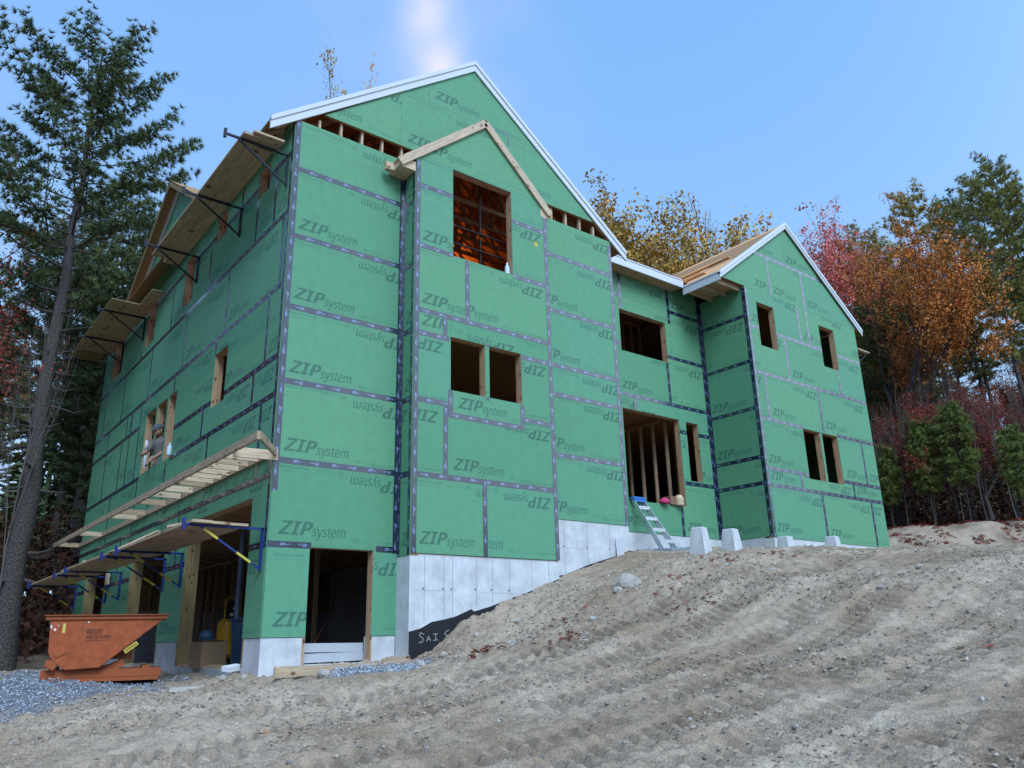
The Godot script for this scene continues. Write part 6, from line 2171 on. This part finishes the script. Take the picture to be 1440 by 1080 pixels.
func multi(called: String, mesh: Mesh, xf: Array, cols: Array, m: Material, label: String) -> void:
	var mm := MultiMesh.new()
	mm.transform_format = MultiMesh.TRANSFORM_3D
	mm.use_colors = true
	mm.mesh = mesh
	mm.instance_count = xf.size()
	for i in xf.size():
		mm.set_instance_transform(i, xf[i])
		mm.set_instance_color(i, cols[i])
	var o := MultiMeshInstance3D.new()
	o.multimesh = mm
	o.material_override = m
	o.name = numbered(called)
	o.set_meta("kind", "stuff")
	o.set_meta("label", label)
	add_child(o, true)

func make_woods() -> void:
	var r := RandomNumberGenerator.new()
	r.seed = 77
	# the forest round about
	var b := MB.new()
	b.tube([Vector3.ZERO, Vector3(0, 16, 0)], [0.3, 0.05], 6, false)
	for i in 900:
		var t := sqrt(r.randf()) 
		var y := lerpf(16.5, 3.0, t)
		var rad := 3.2 * t * r.randf_range(0.2, 1.0) + 0.3
		var a := r.randf() * TAU
		var c := Vector3(cos(a) * rad, y, sin(a) * rad)
		var d := Vector3(cos(a), r.randf_range(-0.5, 0.3), sin(a)).normalized()
		var s := d.cross(Vector3(r.randf() - 0.5, r.randf() - 0.5, r.randf() - 0.5)).normalized() * 0.28
		b.tri(c - s, c + s, c + d * 0.95)
	var xf := []
	var cols := []
	for i in 260:
		var a := r.randf() * TAU
		var d := r.randf_range(70.0, 100.0)
		if sin(a) > -0.25: # the open lot lies before the house; the woods stand farther off there
			d = r.randf_range(130.0, 185.0)
		var x := 8.0 + d * cos(a)
		var z := -2.0 + d * sin(a)
		var s := r.randf_range(1.05, 1.4)
		xf.append(Transform3D(Basis(Vector3.UP, r.randf() * TAU).scaled(Vector3(s, s, s)), Vector3(x, height(x, z, false) - 0.3, z)))
		var k := r.randf_range(0.7, 1.3)
		cols.append(Color(k, k, k))
	multi("forest", b.mesh(), xf, cols, M.needles, "far woods round the lot")
	# undergrowth: brown and maroon leaves low among the trunks
	xf = []
	cols = []
	for i in 8000:
		var x: float
		var z: float
		if i % 2 == 0:
			var a := r.randf_range(-0.50, 0.10)
			var d := r.randf_range(36.0, 58.0)
			x = CAM.x + d * cos(a)
			z = CAM.z + d * sin(a)
		else:
			x = r.randf_range(-22.0, 3.0)
			z = r.randf_range(-34.0, -15.0)
		var up := pow(r.randf(), 1.8) * 4.2
		var s := r.randf_range(0.9, 2.0)
		xf.append(Transform3D(spin(r, Vector3(r.randfn(), r.randfn(), r.randfn()).normalized(), s), Vector3(x, height(x, z, false) + up, z)))
		var k := r.randf_range(0.4, 1.0)
		cols.append(Color(k, k * r.randf_range(0.75, 1.2), k))
	multi("undergrowth", leaf_mesh(9, 18, 0.5, 0.13), xf, cols, M.leaf_brown, "brown undergrowth among the trunks of the woods")

# ------------------------------------------------------------------ stones and leaves
func stone_mesh(sd: int, rough: float) -> ArrayMesh:
	var r := RandomNumberGenerator.new()
	r.seed = sd
	var nz := FastNoiseLite.new()
	nz.seed = sd
	nz.frequency = 0.9
	var pts := PackedVector3Array()
	var b := MB.new()
	var s := SphereMesh.new()
	s.radius = 1.0
	s.height = 2.0
	s.radial_segments = 9
	s.rings = 5
	var arr := s.get_mesh_arrays()
	var v: PackedVector3Array = arr[Mesh.ARRAY_VERTEX]
	var ix: PackedInt32Array = arr[Mesh.ARRAY_INDEX]
	for p in v:
		var q := p * (1.0 + rough * nz.get_noise_3dv(p * 1.7))
		for k in 3:
			var ax := Vector3(sin(k * 2.1 + sd), cos(k * 1.3 + sd), sin(k * 3.7 + sd * 0.5)).normalized()
			var over := q.dot(ax) - 0.72
			if over > 0.0:
				q -= ax * over * 0.9
		pts.append(q * Vector3(1.0, 0.72, 0.85))
	for k in range(0, ix.size(), 3):
		b.tri(pts[ix[k]], pts[ix[k + 2]], pts[ix[k + 1]])
	return b.mesh()

func make_litter() -> void:
	var r := RandomNumberGenerator.new()
	r.seed = 123
	# boulder and larger stones on the slope
	var big := obj("boulder", stone_mesh(5, 0.5), M.stone)
	big.scale = Vector3(0.24, 0.20, 0.20)
	big.position = Vector3(5.05, height(5.05, 2.1) + 0.09, 2.1)
	tag(big, "largest pale grey boulder on the dirt slope below the stepladder", "boulder")
	var stones := [[4.75, 2.15, 0.085, "small dark stone just left of the boulder"], [3.1, 3.1, 0.09, "pale rounded stone among leaves in the middle of the slope"], [3.9, 2.45, 0.08, "pale tan stone left below the boulder"], [7.6, 3.0, 0.09, "pale rounded stone right of the boulder"], [7.0, 2.5, 0.07, "white pebble between the boulder and the tall footing"], [1.95, 0.95, 0.085, "white stone at the foot of the tarred wall"], [2.35, 0.95, 0.075, "grey stone beside the chalk marks"], [2.9, 1.0, 0.06, "white stone higher on the bank below the chalk marks"], [3.6, 1.1, 0.055, "white pebble half way up the foundation bank"], [8.1, 5.2, 0.06, "pale stone on the right of the rutted lot"], [3.9, 7.6, 0.05, "pale stone near the lower right corner"], [6.5, 5.4, 0.05, "grey stone in the wheel rut at right"], [0.5, 0.95, 0.10, "rounded grey stone against the board before the door"], [-0.35, -0.35, 0.07, "white rubble piece by the garage corner"], [-0.1, -0.25, 0.06, "small rubble piece next to the foam block"], [1.3, 1.25, 0.06, "white stone in front of the door gravel"]]
	var sm := [stone_mesh(7, 0.4), stone_mesh(8, 0.45), stone_mesh(9, 0.5)]
	for k in stones.size():
		var s: Array = stones[k]
		var o := obj("stone", sm[k % 3], M.stone)
		o.scale = Vector3.ONE * s[2]
		o.position = Vector3(s[0], height(s[0], s[1]) + s[2] * 0.35, s[1])
		o.rotation = Vector3(r.randf() * 0.6, r.randf() * TAU, r.randf() * 0.6)
		tag(o, s[3], "stone", "loose stones on the lot")
	# pebbles everywhere, crushed stone by the hopper, the door and the middle wall
	var xf := []
	var cols := []
	for i in 9000:
		var x := r.randf_range(-4.0, 13.0)
		var z := r.randf_range(-0.5, 9.5)
		var slope := exp(-pow((z - 1.4) / 1.2, 2.0)) if x > 1.5 and x < 10.0 else 0.0
		if r.randf() > 0.13 + 0.7 * slope + 0.5 * clampf(n_mid.get_noise_2d(x * 1.2 + 3.0, z), 0.0, 1.0):
			continue
		if Vector2(x - CAM.x, z - CAM.z).length() < 4.0:
			continue
		var s := 0.006 + 0.022 * pow(r.randf(), 4.0) + 0.02 * slope * pow(r.randf(), 4.0)
		xf.append(Transform3D(Basis.from_euler(Vector3(r.randf() * 3, r.randf() * 6, r.randf() * 3)).scaled(Vector3.ONE * s), Vector3(x, height(x, z) + s * 0.2, z)))
		var k := r.randf_range(0.16, 0.50)
		cols.append(Color(k, k * 0.91, k * 0.83))
	var cx := []
	var cc := []
	for i in 105000:
		var x := r.randf_range(-4.0, 12.0)
		var z := r.randf_range(-1.0, 9.6)
		if Vector2(x - CAM.x, z - CAM.z).length() < 4.0 or (z < 0.5 and x < 12.0 and x > -0.1):
			continue
		var patch := clampf(0.35 + 1.3 * n_low.get_noise_2d(x * 2.0 + 90.0, z * 2.0) + 0.6 * n_mid.get_noise_2d(x * 1.5, z * 2.0), 0.0, 1.0)
		if r.randf() > patch:
			continue
		var s := 0.005 + 0.017 * pow(r.randf(), 3.0)
		cx.append(Transform3D(Basis.from_euler(Vector3(r.randf() * 3, r.randf() * 6, r.randf() * 3)).scaled(Vector3(s * 1.3, s * 0.8, s)), Vector3(x, height(x, z) + s * 0.12, z)))
		var k := r.randf_range(0.20, 0.40)
		cc.append(Color(k, k * 0.82, k * 0.68))
	multi("dirt_clods", sm[2], cx, cc, M.gravel, "crumbled clods of dry dirt over the lot")
	multi("pebbles", sm[0], xf, cols, M.gravel, "small pebbles strewn over the dirt")
	xf = []
	cols = []
	for i in 44000:
		var x: float
		var z: float
		var pick := r.randf()
		if pick < 0.62:
			x = r.randf_range(-6.6, 0.4)
			z = r.randf_range(-5.8, 1.0)
		elif pick < 0.75:
			x = r.randf_range(0.2, 2.4)
			z = r.randf_range(0.3, 1.5)
		else:
			x = r.randf_range(6.6, 12.0)
			z = r.randf_range(-1.3, -0.2)
		if r.randf() > in_gravel(x, z) * 1.3 or (x > -0.02 and z < 0.02 and x < 7.4):
			continue
		var s := r.randf_range(0.006, 0.016)
		xf.append(Transform3D(Basis.from_euler(Vector3(r.randf() * 3, r.randf() * 6, r.randf() * 3)).scaled(Vector3.ONE * s), Vector3(x, height(x, z) + s * r.randf_range(0.0, 0.9), z)))
		var k := r.randf_range(0.18, 0.52)
		cols.append(Color(k * 0.92, k, k * 1.14))
	multi("gravel", sm[1], xf, cols, M.gravel, "blue grey crushed stone by the garage, the door and the middle wall")
	# fallen leaves: single ones on the lot, a litter of them on the bank
	var lv := MB.new()
	for k in 5:
		var a := lerpf(-1.9, 1.9, k / 4.0)
		var d := Vector3(sin(a), 0, cos(a))
		var s := Vector3(d.z, 0, -d.x)
		var l: float = [0.6, 0.85, 1.0, 0.85, 0.6][k]
		lv.tri(Vector3.ZERO, d * l * 0.6 + s * 0.2 + Vector3(0, 0.14, 0), d * l + Vector3(0, 0.1, 0))
		lv.tri(Vector3.ZERO, d * l + Vector3(0, 0.1, 0), d * l * 0.6 - s * 0.2 + Vector3(0, 0.14, 0))
	var leaf := lv.mesh()
	var lc := [M.leaf_red, M.leaf_rust, M.leaf_brown]
	var spots := [[2.2, 5.6, "red brown leaf lying in the middle of the rutted lot"], [1.3, 7.6, "reddish leaf near the bottom edge right of centre"], [4.4, 7.2, "orange leaf on the right of the lot"], [4.5, 7.45, "pinkish leaf beside the orange leaf at right"], [-1.2, 3.2, "faded red leaf low on the left of the lot"], [4.9, 3.7, "dark red leaf at the edge of the wheel ruts"], [4.7, 3.4, "rust leaf left of the dark red leaf at the ruts"]]
	for k in spots.size():
		var s: Array = spots[k]
		var o := obj("fallen_leaf", leaf, lc[k % 3])
		o.scale = Vector3.ONE * 0.085
		o.position = Vector3(s[0], height(s[0], s[1]) + 0.012, s[1])
		o.rotation = Vector3(0.2, r.randf() * TAU, 0.2)
		tag(o, s[2], "leaf", "single fallen leaves on the lot")
	xf = []
	cols = []
	for i in 4200:
		var c: Array = [[4.9, 3.5, 0.5], [3.0, 2.9, 0.4], [3.6, 1.9, 0.8], [7.6, 2.2, 0.5], [5.6, 2.6, 0.8], [8.8, 2.4, 0.5], [2.4, 1.9, 0.4]][r.randi() % 7]
		var x: float = c[0] + r.randfn() * c[2] * 0.5
		var z: float = c[1] + r.randfn() * c[2] * 0.35
		if i > 170:
			x = r.randf_range(18.3, 29.0)
			z = r.randf_range(-5.5, 3.4)
			if n_mid.get_noise_2d(x * 0.8, z * 0.8) < -0.02:
				continue
			var hb := base_height(x, z)
			if hb < 1.02:
				continue
		var s := r.randf_range(0.045, 0.08) * (1.7 if i > 240 else 1.0)
		xf.append(Transform3D(Basis.from_euler(Vector3(r.randfn() * 0.4, r.randf() * TAU, r.randfn() * 0.4)).scaled(Vector3.ONE * s), Vector3(x, height(x, z) + 0.015, z)))
		var k := r.randf_range(0.5, 1.2)
		cols.append(Color(k, k * r.randf_range(0.7, 1.6), k))
	multi("fallen_leaves", leaf, xf, cols, M.leaf_red, "red brown leaf litter on the bank and slope")
